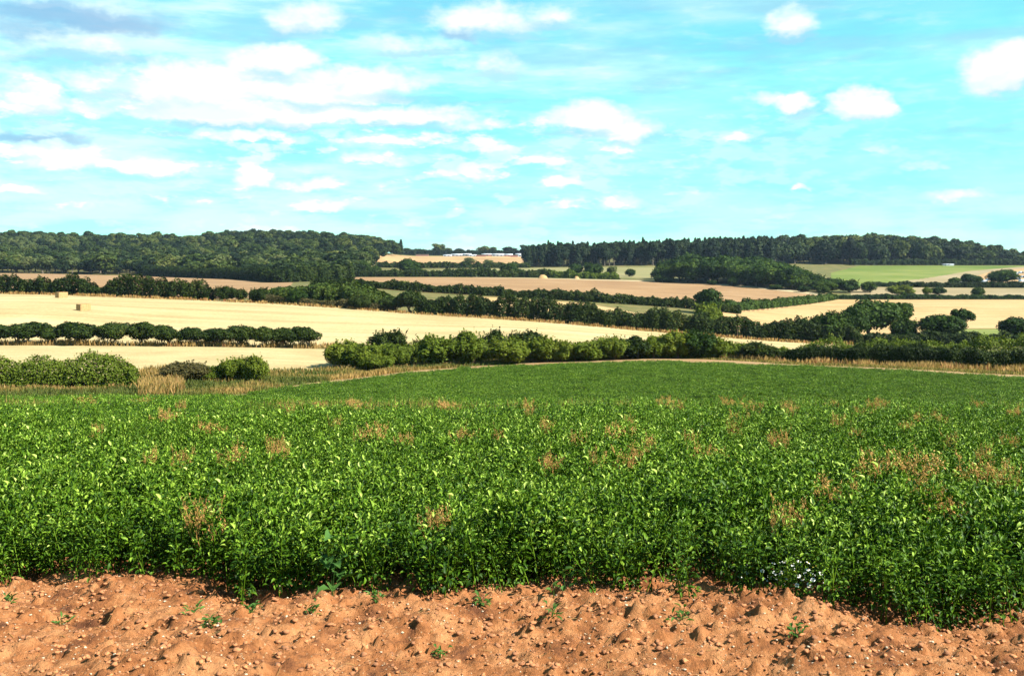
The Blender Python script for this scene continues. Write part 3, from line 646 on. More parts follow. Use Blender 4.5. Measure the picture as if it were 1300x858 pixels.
G = 'trees and bushes between the fields'
sing = [
 ('haw_shrub', 'round_bush', 286, hY(286), 5.4, 361, 'round dark bush beyond the stubble right of the long left hedge'),
 ('haw_shrub', 'round_bush', 330, hY(330), 5.2, 363, 'dark round bush at the left end of the bramble bank'),
 ('haw_shrub', 'round_bush', 306, hY(306) * 1.02, 3.6, 366, 'small bush between two round dark bushes'),
 ('oak_shrub', 'round_bush', 376, 226, 5.0, 366, 'dark green bush in front of the bramble bank'),
 ('haw_shrub', 'dark_bush', 458, 220, 5.6, 372, 'very dark low bush at the stubble edge below the bramble bank'),
 ('oak_shrub', 'round_bush', 448, 268, 9.0, 360, 'domed green bush at the top of the bramble bank'),
 ('haw', 'hedge_tree', 502, hY(502), 6.5, 374, 'dark spreading hedge tree, left one of two at the stubble edge'),
 ('haw', 'hedge_tree', 521, hY(521), 6.6, 366, 'dark tall hedge tree with light gaps under its crown at the stubble edge'),
 ('pale_mid', 'small_tree', 512, 305, 4.6, 355, 'small grey-green tree against the left part of the reddish tan field'),
 ('mid', 'lone_tree', 901, 272, 7.2, 363, 'lone dark tree standing against the right part of the reddish tan field'),
 ('shrub', 'round_bush', 897, 213, 7.4, 381, 'bright green round bush in front of the lone dark tree'),
 ('shrub', 'round_bush', 745, 226, 6.0, 386, 'light green bush behind the dark stubble-edge hedge, left'),
 ('shrub', 'round_bush', 838, 224, 6.8, 392, 'light green bush behind the dark stubble-edge hedge, right'),
 ('haw_shrub', 'round_bush', 745, 288, 4.6, 372, 'small dark bump in the hedge of the reddish tan field'),
 # oaks right
 ('oak_shrub', 'large_bush', 1022, 204, 7.5, 400, 'spreading dark green bush at the left of the oak group'),
 ('oak_shrub', 'large_bush', 1052, 202, 9.0, 392, 'largest round dark bush in front of the left of the oak group'),
 ('oak', 'oak_tree', 1106, 212, 11.0, 375, 'biggest oak with a broad dark crown in the group on the right'),
 ('oak', 'oak_tree', 1082, 206, 6.5, 388, 'smaller rounded oak on the left shoulder of the biggest oak'),
 ('open_oak', 'oak_tree', 1142, 216, 6.4, 379, 'upright oak with a thin gappy crown right of the biggest oak'),
 ('oak_shrub', 'large_bush', 1147, 206, 6.4, 401, 'rounded bush under the gappy oak'),
 ('oak', 'oak_tree', 1196, 204, 8.6, 396, 'flat-topped spreading oak beside the small green patch'),
 ('open_oak', 'oak_tree', 1222, 214, 5.0, 386, 'thin leaning oak with a layered open crown behind the flat-topped oak'),
 ('oak', 'oak_tree', 1290, 206, 7.8, 402, 'oak cut by the right edge of the photo near the green patch'),
 # right, further
 ('mid', 'field_tree', 1077, 425, 10.5, 353, 'round bushy tree at the right end of the wood above the tan field'),
 ('mid', 'field_tree', 1103, 425, 7.2, 357, 'lower greyish tree right of the round bushy one'),
 ('pale_mid', 'field_tree', 1144, 408, 11.5, 360.5, 'wide pale green tree above the golden field, left of two small ones'),
 ('pale_mid', 'field_tree', 1177, 412, 4.6, 364, 'small slim pale tree above the golden field'),
 ('mid', 'field_tree', 1191, 412, 6.6, 363, 'small round green tree above the golden field'),
 ('haw_shrub', 'field_bush', 1165, 462, 5.0, 357.5, 'small dark bush on the hedge below the green field'),
 ('mid', 'field_tree', 1242, 400, 5.5, 363, 'small dark tree below the pig paddock hedge'),
 ('mid', 'field_tree', 1211, 468, 5.4, 352, 'small dark tree, leftmost of three at the foot of the pig paddock'),
 ('oak', 'oak_tree', 1232, 470, 9.4, 346, 'dark pointed oak, middle one of three at the foot of the pig paddock'),
 ('oak', 'oak_tree', 1273, 470, 13.5, 341, 'big round oak with a domed crown at the foot of the pig paddock'),
 # far hedge trees
 ('mid', 'hedgerow_tree', 518, 545, 10.5, 327.5, 'dark two-lobed tree at the far side of the reddish tan field, left'),
 ('mid', 'hedgerow_tree', 527, 540, 9, 337, 'low tree leaning on the two-lobed tree'),
 ('mid', 'hedgerow_tree', 458, 560, 11, 330, 'round tree at the left end of the far hedge below the wood'),
 ('mid', 'hedgerow_tree', 476, 555, 9, 336, 'lower round tree beside the left end tree of the far hedge'),
 ('oak_shrub', 'hedgerow_bush', 495, 545, 7, 342, 'bush in the far hedge left of the two-lobed tree'),
 ('oak_shrub', 'hedgerow_bush', 548, 540, 6, 344.5, 'small bush in the far hedge right of the two-lobed tree'),
 ('shrub', 'hedgerow_bush', 583, 538, 7, 344, 'green bush in the far hedge near the picture centre'),
 ('mid', 'hedgerow_tree', 646, 545, 9.2, 333, 'dark round tree in the far hedge at the picture centre'),
 ('mid', 'hedgerow_tree', 660, 540, 6, 341, 'small dark tree right of the central round tree'),
 ('shrub', 'hedgerow_bush', 618, 538, 4, 344, 'yellow-green little bush in the far hedge'),
 ('shrub', 'hedgerow_bush', 681, 538, 5, 342, 'bright green bush in the far hedge beside the straw heap'),
 ('mid', 'hedgerow_tree', 730, 548, 7.4, 333, 'left tree of the clump in the far hedge'),
 ('mid', 'hedgerow_tree', 752, 545, 12.5, 332, 'widest tree of the clump in the far hedge'),
 ('pale_mid', 'hedgerow_tree', 778, 545, 5.6, 337, 'pale green tree right of the clump in the far hedge'),
 ('mid', 'hedgerow_tree', 800, 560, 6.5, 341, 'small dusky tree at the far pasture'),
 ('shrub', 'hedgerow_bush', 766, 530, 9, 347, 'low bush in front of the pale green tree'),
 ('pale_far', 'distant_tree', 595, 800, 11, 327, 'grey-green tree standing in the far orange field'),
 ('pale_far', 'distant_tree', 620, 800, 7, 328.5, 'smaller grey-green tree in the far orange field'),
 ('broad_far', 'distant_tree', 555, 1180, 19, 308.5, 'darkest dome tree on the skyline above the sheds'),
 ('pale_far', 'distant_tree', 569, 1190, 10, 314, 'pale tree right of the dark skyline dome'),
 ('broad_far', 'distant_tree', 583, 1190, 14, 315.5, 'low dark tree on the skyline, second right of the dome'),
 ('broad_far', 'distant_tree', 600, 1200, 13, 316.5, 'low grey skyline tree at the middle of the gap'),
 ('broad_far', 'distant_tree', 615, 1190, 14, 312.5, 'dark skyline tree in the middle of the gap'),
 ('pale_far', 'distant_tree', 626, 1190, 11, 313.5, 'paler skyline tree joined to the dark one'),
 ('broad_far', 'distant_tree', 647, 1190, 16, 313, 'rounded dark skyline tree nearest the pine wood'),
 ('broad_far', 'distant_tree', 636, 1200, 10, 317, 'lowest skyline tree before the rounded one'),
 ('broad_far', 'distant_tree', 666, 1150, 16, 310, 'skyline tree touching the pine wood'),
 ('pine', 'spire_tree', 509, 1080, 7, 304, 'dark spire-shaped conifer at the right end of the left wood'),
]
for k, nm, u, Y, w, yt, lab in sing:
    plant(k, nm, u, Y, top_h(u, Y, yt), w, lab, 'bush' if 'bush' in nm else 'tree', G)
for u in range(516, 552, 7):
    plant('broad_far', 'distant_tree', u, 1170 + rng.random() * 20, top_h(u, 1170, 313 + (u - 516) * .10 + rng.random() * 2), 11, 'low skyline tree between the spire conifer and the dark dome', 'tree', 'low skyline trees left of the dome')

# woods ------------------------------------------------------------
def fill(near, far, u0, u1, step, r):
    """jittered grid of (x, Y) between two plan curves"""
    pts = []
    y0 = min(p[1] for p in near); y1 = max(p[1] for p in far)
    Y = y0; k = 0
    while Y < y1:
        x0 = (u0 - 650) / F * Y; x1 = (u1 - 650) / F * Y
        x = x0 + (k % 2) * step / 2
        while x < x1:
            a = x + (r.random() - .5) * step * .7; b = Y + (r.random() - .5) * step * .7
            u = 650 + F * a / b
            if u0 <= u <= u1 and lerpinv(near, u) <= b <= lerpinv(far, u): pts.append((a, b, u))
            x += step
        Y += step * .87; k += 1
    return pts
def wood_stuff(name, pts, kinds, label, cat):
    """the remaining trees of a wood as one object: tree meshes instanced on points"""
    gcol = bpy.data.collections.new(name + '_kinds')
    for j, kd in enumerate(kinds):
        for q in range(2):
            c, t = PROTO[kd][q]
            gcol.objects.link(bpy.data.objects.new('wood_%02d' % (j * 2 + q), c))
    n = len(pts)
    Vp = np.array([(p[0], p[1], float(H(p[0], p[1]))) for p in pts])
    return gn_scatter(name, Vp, gcol, rng.integers(0, len(kinds) * 2, n), np.stack([np.zeros(n), np.zeros(n), rng.random(n) * 6.28], -1),
                      np.stack([.85 + .3 * rng.random(n)] * 3, -1) * np.array([p[3] for p in pts])[:, None], label, cat)
def gn_scatter(name, Vp, gcol, pidx, rot, scl, label, cat):
    me = bpy.data.meshes.new(name); me.vertices.add(len(Vp)); me.vertices.foreach_set('co', np.asarray(Vp, np.float32).ravel())
    a = me.attributes.new('pidx', 'INT', 'POINT'); a.data.foreach_set('value', np.asarray(pidx, np.int32))
    a = me.attributes.new('rot', 'FLOAT_VECTOR', 'POINT'); a.data.foreach_set('vector', np.asarray(rot, np.float32).ravel())
    a = me.attributes.new('scl', 'FLOAT_VECTOR', 'POINT'); a.data.foreach_set('vector', np.asarray(scl, np.float32).ravel())
    o = obj(name, me)
    ng = bpy.data.node_groups.new(name, 'GeometryNodeTree')
    ng.interface.new_socket('Geometry', in_out='INPUT', socket_type='NodeSocketGeometry')
    ng.interface.new_socket('Geometry', in_out='OUTPUT', socket_type='NodeSocketGeometry')
    N, L = ng.nodes, ng.links
    gi = N.new('NodeGroupInput'); go = N.new('NodeGroupOutput')
    ci = N.new('GeometryNodeCollectionInfo'); ci.inputs['Collection'].default_value = gcol
    ci.inputs['Separate Children'].default_value = True; ci.inputs['Reset Children'].default_value = True
    ip = N.new('GeometryNodeInstanceOnPoints'); ip.inputs['Pick Instance'].default_value = True
    def na(nm, t):
        q = N.new('GeometryNodeInputNamedAttribute'); q.data_type = t; q.inputs['Name'].default_value = nm
        return [s for s in q.outputs if s.enabled and s.name == 'Attribute'][0]
    L.new(gi.outputs[0], ip.inputs['Points']); L.new(ci.outputs[0], ip.inputs['Instance'])
    L.new(na('pidx', 'INT'), ip.inputs['Instance Index']); L.new(na('rot', 'FLOAT_VECTOR'), ip.inputs['Rotation']); L.new(na('scl', 'FLOAT_VECTOR'), ip.inputs['Scale'])
    L.new(ip.outputs[0], go.inputs[0])
    md = o.modifiers.new('scatter', 'NODES'); md.node_group = ng
    tag(o, label, cat, kind='stuff')
    return o

r = np.random.default_rng(21)
LW_NEAR = [(-700, 650), (0, 632), (200, 622), (310, 490), (352, 415), (445, 430), (470, 700), (500, 1000)]
LW_FAR = [(-700, 1170), (480, 1170), (512, 1130)]
pts = fill(LW_NEAR, LW_FAR, -300, 508, 13.5, r)
SKYTOP = [(-300, 296), (0, 294), (60, 295), (100, 298), (170, 297), (230, 300), (290, 293.5), (350, 292.5), (400, 295), (450, 298), (480, 301), (508, 307)]
lw = []
for x, Y, u in pts:
    h = 11.5 * (.8 + .45 * r.random())
    if Y > 1050:
        h = min(max(top_h(u, Y, float(lerp(SKYTOP, u)) + r.random() * 2.5 - .3), 7), 15)
    if Y < 560: h *= .72
    lw.append((x, Y, u, h))
vis = sorted([t for t in lw if -12 < t[2] < 512], key=lambda t: t[1])
# keep as individuals: the front rows (largest) of those in view
ind = set(id(t) for t in vis[:200])
rest = []
for t in lw:
    x, Y, u, h = t
    pale = (u < 120 and 850 < Y < 1060 and r.random() < .75) or r.random() < .10
    if id(t) in ind:
        if pale: plant('pale_far', 'woodland_tree', u, Y, h, h * .85, 'paler yellow-green tree among the dark trees of the left wood', 'tree', 'pale trees in the left wood', x=x)
        else: plant('broad_far', 'woodland_tree', u, Y, h, h * (1.0 + .3 * r.random()), 'dark broadleaf tree in the front part of the left wood', 'tree', 'dark trees in the left wood', x=x)
    else:
        rest.append((x, Y, 1 if pale else 0, h / 12.0))
wood_stuff('hillside_wood', [t for t in rest if t[2] == 0], ['broad_far', 'broad_far'], 'dark broadleaf wood covering the left hillside up to the skyline', 'wood')
wood_stuff('hillside_wood', [t for t in rest if t[2] == 1], ['pale_far'], 'pale yellow-green trees scattered through the left hillside wood', 'wood')
# pine wood
ptop = [(665, 312), (700, 308), (760, 307), (830, 304), (900, 301), (985, 299)]
pts = fill([(668, 715), (985, 715)], [(668, 800), (985, 800)], 668, 985, 7.8, r)
pi = sorted(pts, key=lambda t: t[1]); cut = 290
rest = []
for i, (x, Y, u) in enumerate(pi):
    h = top_h(u, Y, float(lerp(ptop, u)) + r.random() * 3.5 - .5)
    kd = 'pine' if r.random() < .3 else 'scots'
    if i < cut: plant(kd, 'pine_tree', u, Y, h, (6.4 if kd == 'pine' else 8) * (.85 + .3 * r.random()), 'tall dark conifer in the pine wood along the right skyline', 'tree', 'conifers of the pine wood', x=x)
    else: rest.append((x, Y, 0, h / 17))
wood_stuff('pine_wood', rest, ['pine'], 'rear conifers of the dark pine wood on the skyline right of centre', 'wood')
# right wood
rtop = [(930, 301), (985, 299), (1050, 299), (1072, 296.5), (1130, 298.5), (1180, 301), (1230, 306), (1260, 311), (1300, 321), (1500, 326)]
pts = fill([(950, 752), (1500, 752)], [(950, 850), (1150, 900), (1500, 830)], 960, 1480, 11.5, r)
pi = sorted(pts, key=lambda t: t[1] + (0 if 970 < t[2] < 1302 else 500)); rest = []
for i, (x, Y, u) in enumerate(pi):
    h = top_h(u, Y, float(lerp(rtop, u)) + r.random() * 4.0 + (850 - Y) * .06)
    h = min(max(h, 8), 22)
    if i < 95: plant('broad_far', 'woodland_tree', u, Y, h, (11 + 3 * r.random()), 'dark round-headed tree in the wood above the green field', 'tree', 'trees of the wood above the green field', x=x)
    else: rest.append((x, Y, 0, h / 12))
if rest: wood_stuff('right_wood', rest, ['broad_far', 'broad_far'], 'rear trees of the wood above the green field', 'wood')
# clump in front of the pine wood
ctop = [(835, 337), (850, 323), (880, 321), (930, 322), (970, 324), (1000, 330), (1030, 337), (1060, 352)]
pts = fill([(838, 500), (860, 492), (1058, 418)], [(838, 540), (950, 545), (1058, 450)], 838, 1058, 10.5, r)
for x, Y, u in sorted(pts, key=lambda t: t[1]):
    h = top_h(u, Y, float(lerp(ctop, u)) + r.random() * 8 - 1.5 + max(0, (510 - Y)) * .12)
    h = min(max(h, 5), 17)
    plant('mid', 'copse_tree', u, Y, h, 11 + 4 * r.random(), 'broad dark tree in the copse in front of the pine wood', 'tree', 'trees of the copse in front of the pine wood', x=x)
for u, yt in ((838, 348), (848, 351), (905, 356), (930, 352), (985, 361), (1020, 362), (1045, 361)):
    Yb = float(lerpinv([(838, 498), (860, 490), (1058, 416)], u)) - 4
    plant('oak_shrub', 'copse_bush', u, Yb, max(2.5, top_h(u, Yb, yt)), 6, 'low bush at the foot of the copse in front of the pine wood', 'bush', 'bushes at the foot of the copse')

# ------------------------------------------------------------------ dry grass and undergrowth (uncountable)
def blades(name, n, u0, u1, near, far, hmin, hmax, w, varfun, label, hmod=None, seed=5, mat=None):
    r = np.random.default_rng(seed)
    u = u0 + (u1 - u0) * r.random(n); a = lerpinv(near, u); b = lerpinv(far, u)
    Y = a + (b - a) * r.random(n); X = (u - 650) / F * Y
    cl = fbm(X * .5, Y * .5, 77, 3)
    keep = r.random(n) < np.clip((cl - .25) * 3, .15, 1); X, Y, u, cl = X[keep], Y[keep], u[keep], cl[keep]; n = len(X)
    h = (hmin + (hmax - hmin) * r.random(n)) * (.5 + cl)
    if hmod is not None: h *= hmod(u)
    Z = H(X, Y); base = np.stack([X, Y, Z - .05], -1)
    an = r.random(n) * math.pi; sd = np.stack([np.cos(an), np.sin(an) * .5, np.zeros(n)], -1) * (w * (.6 + .8 * r.random(n)))[:, None]
    ln = np.stack([r.normal(size=n) * .22, r.normal(size=n) * .22, np.ones(n)], -1) * h[:, None]
    V = np.stack([base - sd * .6, base + sd * .6, base + ln * .6 + sd, base + ln + sd * .2, base + ln * .65 - sd], 1).reshape(-1, 3)
    Q = np.arange(n * 5).reshape(n, 5)
    var = np.clip(varfun(X, Y, u, r), 0, 1)
    return tag(obj(name, mesh_np(name, V, Q, mat or M['straw'], var)), label, 'grass', kind='stuff')
def v_verge(X, Y, u, r):
    g = fbm(X * .12, Y * .2, 91, 3)
    return np.clip((g - .42) * 2.0, 0, .8) + .22 * (r.random(len(X)) - .4)
VN = [(-700, 80.5), (0, 82), (200, 84), (300, 88), (430, 104.5), (530, 113.5), (650, 120.5), (850, 123.5), (2000, 90)]
VF = [(-700, 96), (0, 97), (200, 103), (300, 110), (430, 120), (530, 122), (650, 126), (850, 127), (1000, 117), (1080, 112), (1300, 104.5), (2000, 92)]
blades('rough_grass', 70000, -250, 660, VN, VF, .18, .6, .05, v_verge, 'rough dry and green grass between the bean crop and the hedges on the left', seed=6)
def v_dry(X, Y, u, r): return .62 + .3 * (fbm(X * .3, Y * .3, 9, 2) - .5) + .5 * (r.random(len(X)) - .5) * 1.2
blades('dry_grass', 9000, -250, 640, [(-250, 84), (0, 88), (176, 91), (215, 96), (430, 115), (640, 121)], [(-250, 88), (0, 91.5), (176, 96), (215, 101), (430, 120), (640, 124)], .25, .75, .045, v_dry, 'tall straw-coloured grass at the foot of the left hedges', seed=7)
blades('dry_grass', 7000, 176, 232, [(176, 84), (232, 88)], [(176, 106), (232, 108)], .4, 1.1, .06, v_dry, 'straw-coloured grass in the gap between the left hedges', seed=17)
blades('dry_grass', 15000, 640, 1700, [(640, 123.4), (850, 124.2), (930, 120.5), (1080, 112.5), (1300, 102.5), (1700, 92)], [(640, 126), (850, 126.5), (930, 123), (1080, 117), (1300, 107.5), (1700, 97)], .25, .85, .045, lambda X, Y, u, r: v_dry(X, Y, u, r) + .12, 'straw-coloured and rusty grass at the foot of the right-hand hedges', seed=8)
blades('verge_grass', 16000, 860, 1700, [(860, 123.2), (930, 118.2), (1080, 107), (1300, 96.4), (1700, 86)], [(860, 124.4), (930, 121), (1080, 113), (1300, 102.8), (1700, 92)], .12, .35, .06, lambda X, Y, u, r: .15 + .35 * r.random(len(X)), 'short green and yellow grass beside the track on the right', seed=9)
blades('hedge_bottom_grass', 8000, -150, 425, [(-150, 147.4), (425, 148.4)], [(-150, 151), (425, 152)], .25, .95, .06, lambda X, Y, u, r: .68 + .5 * (fbm(X * .25, Y, 4, 2) - .3) + .4 * (r.random(len(X)) - .5), 'brown and rusty grass under the row of hawthorns', seed=10)
blades('hedge_bottom_grass', 7000, -200, 1085, [(-200, 248), (0, 238), (1085, 194.5)], [(-200, 252), (0, 240.5), (1085, 197)], .3, .8, .10, lambda X, Y, u, r: .8 + .5 * (r.random(len(X)) - .5), 'brown grass along the far edge of the pale stubble field', seed=11)

# ------------------------------------------------------------------ the bean crop
def leaf_geo(r, base, dirv, up, Ls, Ws, fine=True):
    """folded pointed leaves: base points, direction, normal-ish up, length, width"""
    n = len(base)
    d = dirv / np.linalg.norm(dirv, axis=1, keepdims=True)
    s = np.cross(d, up); s /= np.linalg.norm(s, axis=1, keepdims=True) + 1e-9
    nn = np.cross(s, d)
    L_, W_ = Ls[:, None], Ws[:, None]
    fold = (.25 + .35 * r.random(n))[:, None]; curl = (.15 + .45 * r.random(n))[:, None]
    b0 = base; m1 = base + d * L_ * .38 + nn * L_ * .02; m2 = base + d * L_ * .74 - nn * L_ * .10 * curl; tp = base + d * L_ - nn * L_ * .5 * curl
    l1 = m1 + s * W_ * .5 + nn * W_ * fold; r1 = m1 - s * W_ * .5 + nn * W_ * fold
    l2 = m2 + s * W_ * .38 + nn * W_ * fold * .7; r2 = m2 - s * W_ * .38 + nn * W_ * fold * .7
    if fine:
        V = np.stack([b0, m1, m2, tp, l1, l2, r1, r2], 1).reshape(-1, 3)
        k = np.arange(n)[:, None] * 8
        Q4 = np.concatenate([k + np.array([[4, 1, 2, 5]]), k + np.array([[1, 6, 7, 2]])])
        Q3 = np.concatenate([k + np.array([[0, 1, 4]]), k + np.array([[0, 6, 1]]), k + np.array([[2, 3, 5]]), k + np.array([[2, 7, 3]])])
        return V, Q4, Q3
    V = np.stack([b0, l1 * .5 + l2 * .5, tp, r1 * .5 + r2 * .5], 1).reshape(-1, 3)
    return V, np.arange(n * 4).reshape(n, 4), np.zeros((0, 3), int)
def crop_plant(r, S, nstem, nleaf, Ll, Lw, Hc, fine, dome=True, stems=True):
    """patch of bean plants S metres across: shoots carrying leaves all the way up"""
    bp, dv, up, LL, WW, vv = [], [], [], [], [], []
    tubes = []
    for k in range(nstem):
        a = r.random() * 6.28; q = S / 2 * math.sqrt(r.random())
        b = np.array([math.cos(a) * q, math.sin(a) * q, 0]); lean = r.normal(size=2) * .09
        hh = Hc * (.72 + .38 * r.random()) * (1 - (.25 * (q / (S / 2)) ** 3 if dome else 0))
        tip = b + [lean[0] + b[0] * .25, lean[1] + b[1] * .25, hh]
        if stems: tubes.append(tube([b - [0, 0, .05], (b + tip) / 2, tip], [.005, .004, .002], 3))
        m = nleaf
        t = 1 - r.random(m) ** 1.25 * .78
        pts_ = b + (tip - b) * t[:, None]
        an = r.random(m) * 6.28; el = .15 + .75 * (t - .4) + r.normal(size=m) * .5
        d = np.stack([np.cos(an) * np.cos(el), np.sin(an) * np.cos(el), np.sin(el)], -1)
        pet = (.02 + .06 * r.random(m))[:, None]
        bp.append(pts_ + d * pet); dv.append(d); up.append(rdir(r, m) * .45 + np.array([0, 0, 1.0]))
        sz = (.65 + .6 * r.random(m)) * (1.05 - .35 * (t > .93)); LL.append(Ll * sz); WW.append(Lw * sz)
        yo = (t > .88) * .22  # lighter tip leaves put the canopy's bright top into the colour
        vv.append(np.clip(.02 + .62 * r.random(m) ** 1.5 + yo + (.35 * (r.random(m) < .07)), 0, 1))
    bp, dv, up, LL, WW, vv = map(np.concatenate, (bp, dv, up, LL, WW, vv))
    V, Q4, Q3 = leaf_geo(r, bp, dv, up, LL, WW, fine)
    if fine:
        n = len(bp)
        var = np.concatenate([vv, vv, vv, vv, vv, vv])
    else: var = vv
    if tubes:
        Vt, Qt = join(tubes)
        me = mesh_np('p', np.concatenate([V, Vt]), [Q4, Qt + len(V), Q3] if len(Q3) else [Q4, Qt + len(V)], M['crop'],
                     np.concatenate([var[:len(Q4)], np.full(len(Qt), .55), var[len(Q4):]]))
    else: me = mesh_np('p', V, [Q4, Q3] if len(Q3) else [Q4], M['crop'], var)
    return me
gcol = bpy.data.collections.new('bean_plants')
r = np.random.default_rng(55)
NP = 7
for i in range(NP): gcol.objects.link(bpy.data.objects.new('a%02d' % i, crop_plant(r, .28, 5, 52, .046, .021, .50, True)))
for i in range(NP): gcol.objects.link(bpy.data.objects.new('b%02d' % i, crop_plant(r, .50, 10, 40, .056, .027, .50, False, stems=False)))
for i in range(NP): gcol.objects.link(bpy.data.objects.new('c%02d' % i, crop_plant(r, 1.1, 26, 30, .072, .040, .34, False, stems=False)))
def scatter_zone(y0, y1, sp, k0, marg=1.12, s=(.85, 1.15)):
    ys = np.arange(y0, y1, sp); out = []
    for Y in ys:
        hw = Y * 650 / F * marg + 1.5
        xs = np.arange(-hw, hw, sp) + r.random() * sp
        out.append(np.stack([xs + (r.random(len(xs)) - .5) * sp * .9, Y + (r.random(len(xs)) - .5) * sp * .9], -1))
    p = np.concatenate(out); n = len(p)
    return p, k0 + r.integers(0, NP, n), s[0] + (s[1] - s[0]) * r.random(n)
zz = [scatter_zone(6.2, 20, .20, 0), scatter_zone(20, 46, .36, NP), scatter_zone(46, 118, .74, 2 * NP)]
p = np.concatenate([z[0] for z in zz]); pid = np.concatenate([z[1] for z in zz]); sc = np.concatenate([z[2] for z in zz])
uu_ = 650 + F * p[:, 0] / p[:, 1]
ok = (p[:, 1] > front_edge(p[:, 0])) & (p[:, 1] < lerp(CROP_FAR, uu_) - .4)
# thin spots at the very front and bare hollow
ok &= ~((p[:, 1] < front_edge(p[:, 0]) + .5) & (vnoise(p[:, 0] * 1.6, p[:, 1] * 2, 66) > .62))
p, pid, sc = p[ok], pid[ok], sc[ok]; n = len(p)
sc = sc * (.70 + .56 * fbm(p[:, 0] * .55, p[:, 1] * .55, 41, 3))
# tallest rows are a little lower at the front edge
fe = np.clip((p[:, 1] - front_edge(p[:, 0])) / .8, 0, 1); sc = sc * (.92 + .08 * fe)
# strip of stunted plants along the brow
zc = H(p[:, 0], p[:, 1]) + soil_bumps(p[:, 0], p[:, 1]) * (np.abs(p[:, 0]) < 6.6)
rot = np.stack([r.normal(size=n) * .07, r.normal(size=n) * .07, r.random(n) * 6.28], -1)
gn_scatter('bean_crop', np.stack([p[:, 0], p[:, 1], zc - .01], -1), gcol, pid, rot, np.stack([sc, sc, sc], -1), 'dense green leafy bean crop filling the whole foreground field', 'crop')
print('crop instances', n)

# withered weed clumps rising through the crop
def weed_clump_mesh(r, W, Hh, nst):
    tubes, bp = [], []
    for k in range(nst):
        a = r.random() * 6.28; q = W / 2 * math.sqrt(r.random())
        b = np.array([math.cos(a) * q, math.sin(a) * q, 0.3]); t = b + [r.normal() * .11 + b[0] * .4, r.normal() * .11 + b[1] * .4, Hh * (.78 + .30 * r.random() ** 2) - .3]
        tubes.append(tube([b, (b + t) / 2 + [r.normal() * .02, r.normal() * .02, 0], t], [.004, .003, .0015], 3))
        for j in range(5):
            f = .5 + .5 * r.random(); s = b + (t - b) * f; e = s + [r.normal() * .05, r.normal() * .05, .06 + .05 * r.random()]
            tubes.append(tube([s, e], [.002, .001], 3)); bp.append(s * .4 + e * .6); bp.append(e)
        bp.append(t)
    Vt, Qt = join(tubes); st = mesh_np('stalks', Vt, Qt, M['dryweed'], np.full(len(Qt), .4))
    bp = np.repeat(np.array(bp), 3, 0) + r.normal(size=(len(bp) * 3, 3)) * .014
    V, Q = quads(r, bp, rdir(r, len(bp)), .014, 2.0)
    return st, mesh_np('seed_heads', V, Q, M['dryweed'], r.random(len(Q)))
r = np.random.default_rng(61)
wc = [weed_clump_mesh(r, .42, .60, 15) for _ in range(4)]
def canopyY(u, yrow):
    """distance at which the top of the crop shows at this photo row"""
    Ys = np.linspace(7.4, 28, 600); x = (u - 650) / F * Ys
    rowv = YH + F * (CAMZ - (H(x, Ys) + .45)) / Ys
    return float(Ys[np.argmin(np.abs(rowv - yrow))])
weeds = [  # u, row, size, label
 (1170, 600, 1.0, 'largest withered brown weed clump, right of centre of the crop'), (1172, 632, .6, 'withered clump just below the largest brown one'), (1212, 650, .65, 'tall reddish withered clump low on the right'),
 (1108, 600, .7, 'withered brown clump left of the largest one'), (1240, 605, .75, 'thin withered clump right of the largest one'), (1060, 638, .7, 'reddish withered weed in the lower right part of the crop'),
 (1282, 615, .4, 'withered clump at the right edge of the crop'), (262, 672, .45, 'dark reddish withered dock at the lower left front of the crop'), (555, 690, .35, 'brownish weed in the front of the crop near the centre'),
 (995, 712, .4, 'small rusty weed at the front edge right of centre'), (295, 585, .7, 'lone withered patch in the left part of the crop'), (215, 532, 1.1, 'broad pale withered patch, left'),
 (905, 578, .8, 'pale withered clump right of centre'), (785, 558, .9, 'withered clump in the middle of the crop'), (590, 555, .7, 'withered clump near the picture centre')]
for u, yr, s, lab in weeds:
    Y = canopyY(u, yr); e = obj('withered_weed', None, loc=P(u, Y)); e.scale = (s * .95, s * .95, .88 + .08 * s); e.rotation_euler = (0, 0, rng.random() * 6)
    tag(e, lab, 'weed', 'withered weeds in the crop'); a, b = wc[rng.integers(0, 4)]
    tag(obj('stalks', a, e), kind='stuff'); tag(obj('seed_heads', b, e), kind='stuff')
for k in range(58):
    u = rng.random() * 1300; yr = 513 + 85 * rng.random() ** 2.0
    Y = canopyY(u, yr); s = (.3 + .36 * rng.random() ** 1.5) * (1 + max(0, Y - 14) * .05)
    e = obj('withered_weed', None, loc=P(u, Y)); e.scale = (s, s, .88 + .005 * Y); e.rotation_euler = (0, 0, rng.random() * 6)
    tag(e, 'small withered tan weed tuft scattered through the upper part of the crop', 'weed', 'small tan weed tufts in the crop'); a, b = wc[rng.integers(0, 4)]
    tag(obj('stalks', a, e), kind='stuff'); tag(obj('seed_heads', b, e), kind='stuff')

blades('seeding_grass', 9000, -60, 1360, [(-60, 24.5), (1360, 23.5)], [(-60, 30), (1360, 28)], .46, .62, .008, lambda X, Y, u, r: .3 + .4 * r.random(len(X)), 'pale seeding grass showing through the crop along the brow of the slope', seed=27)
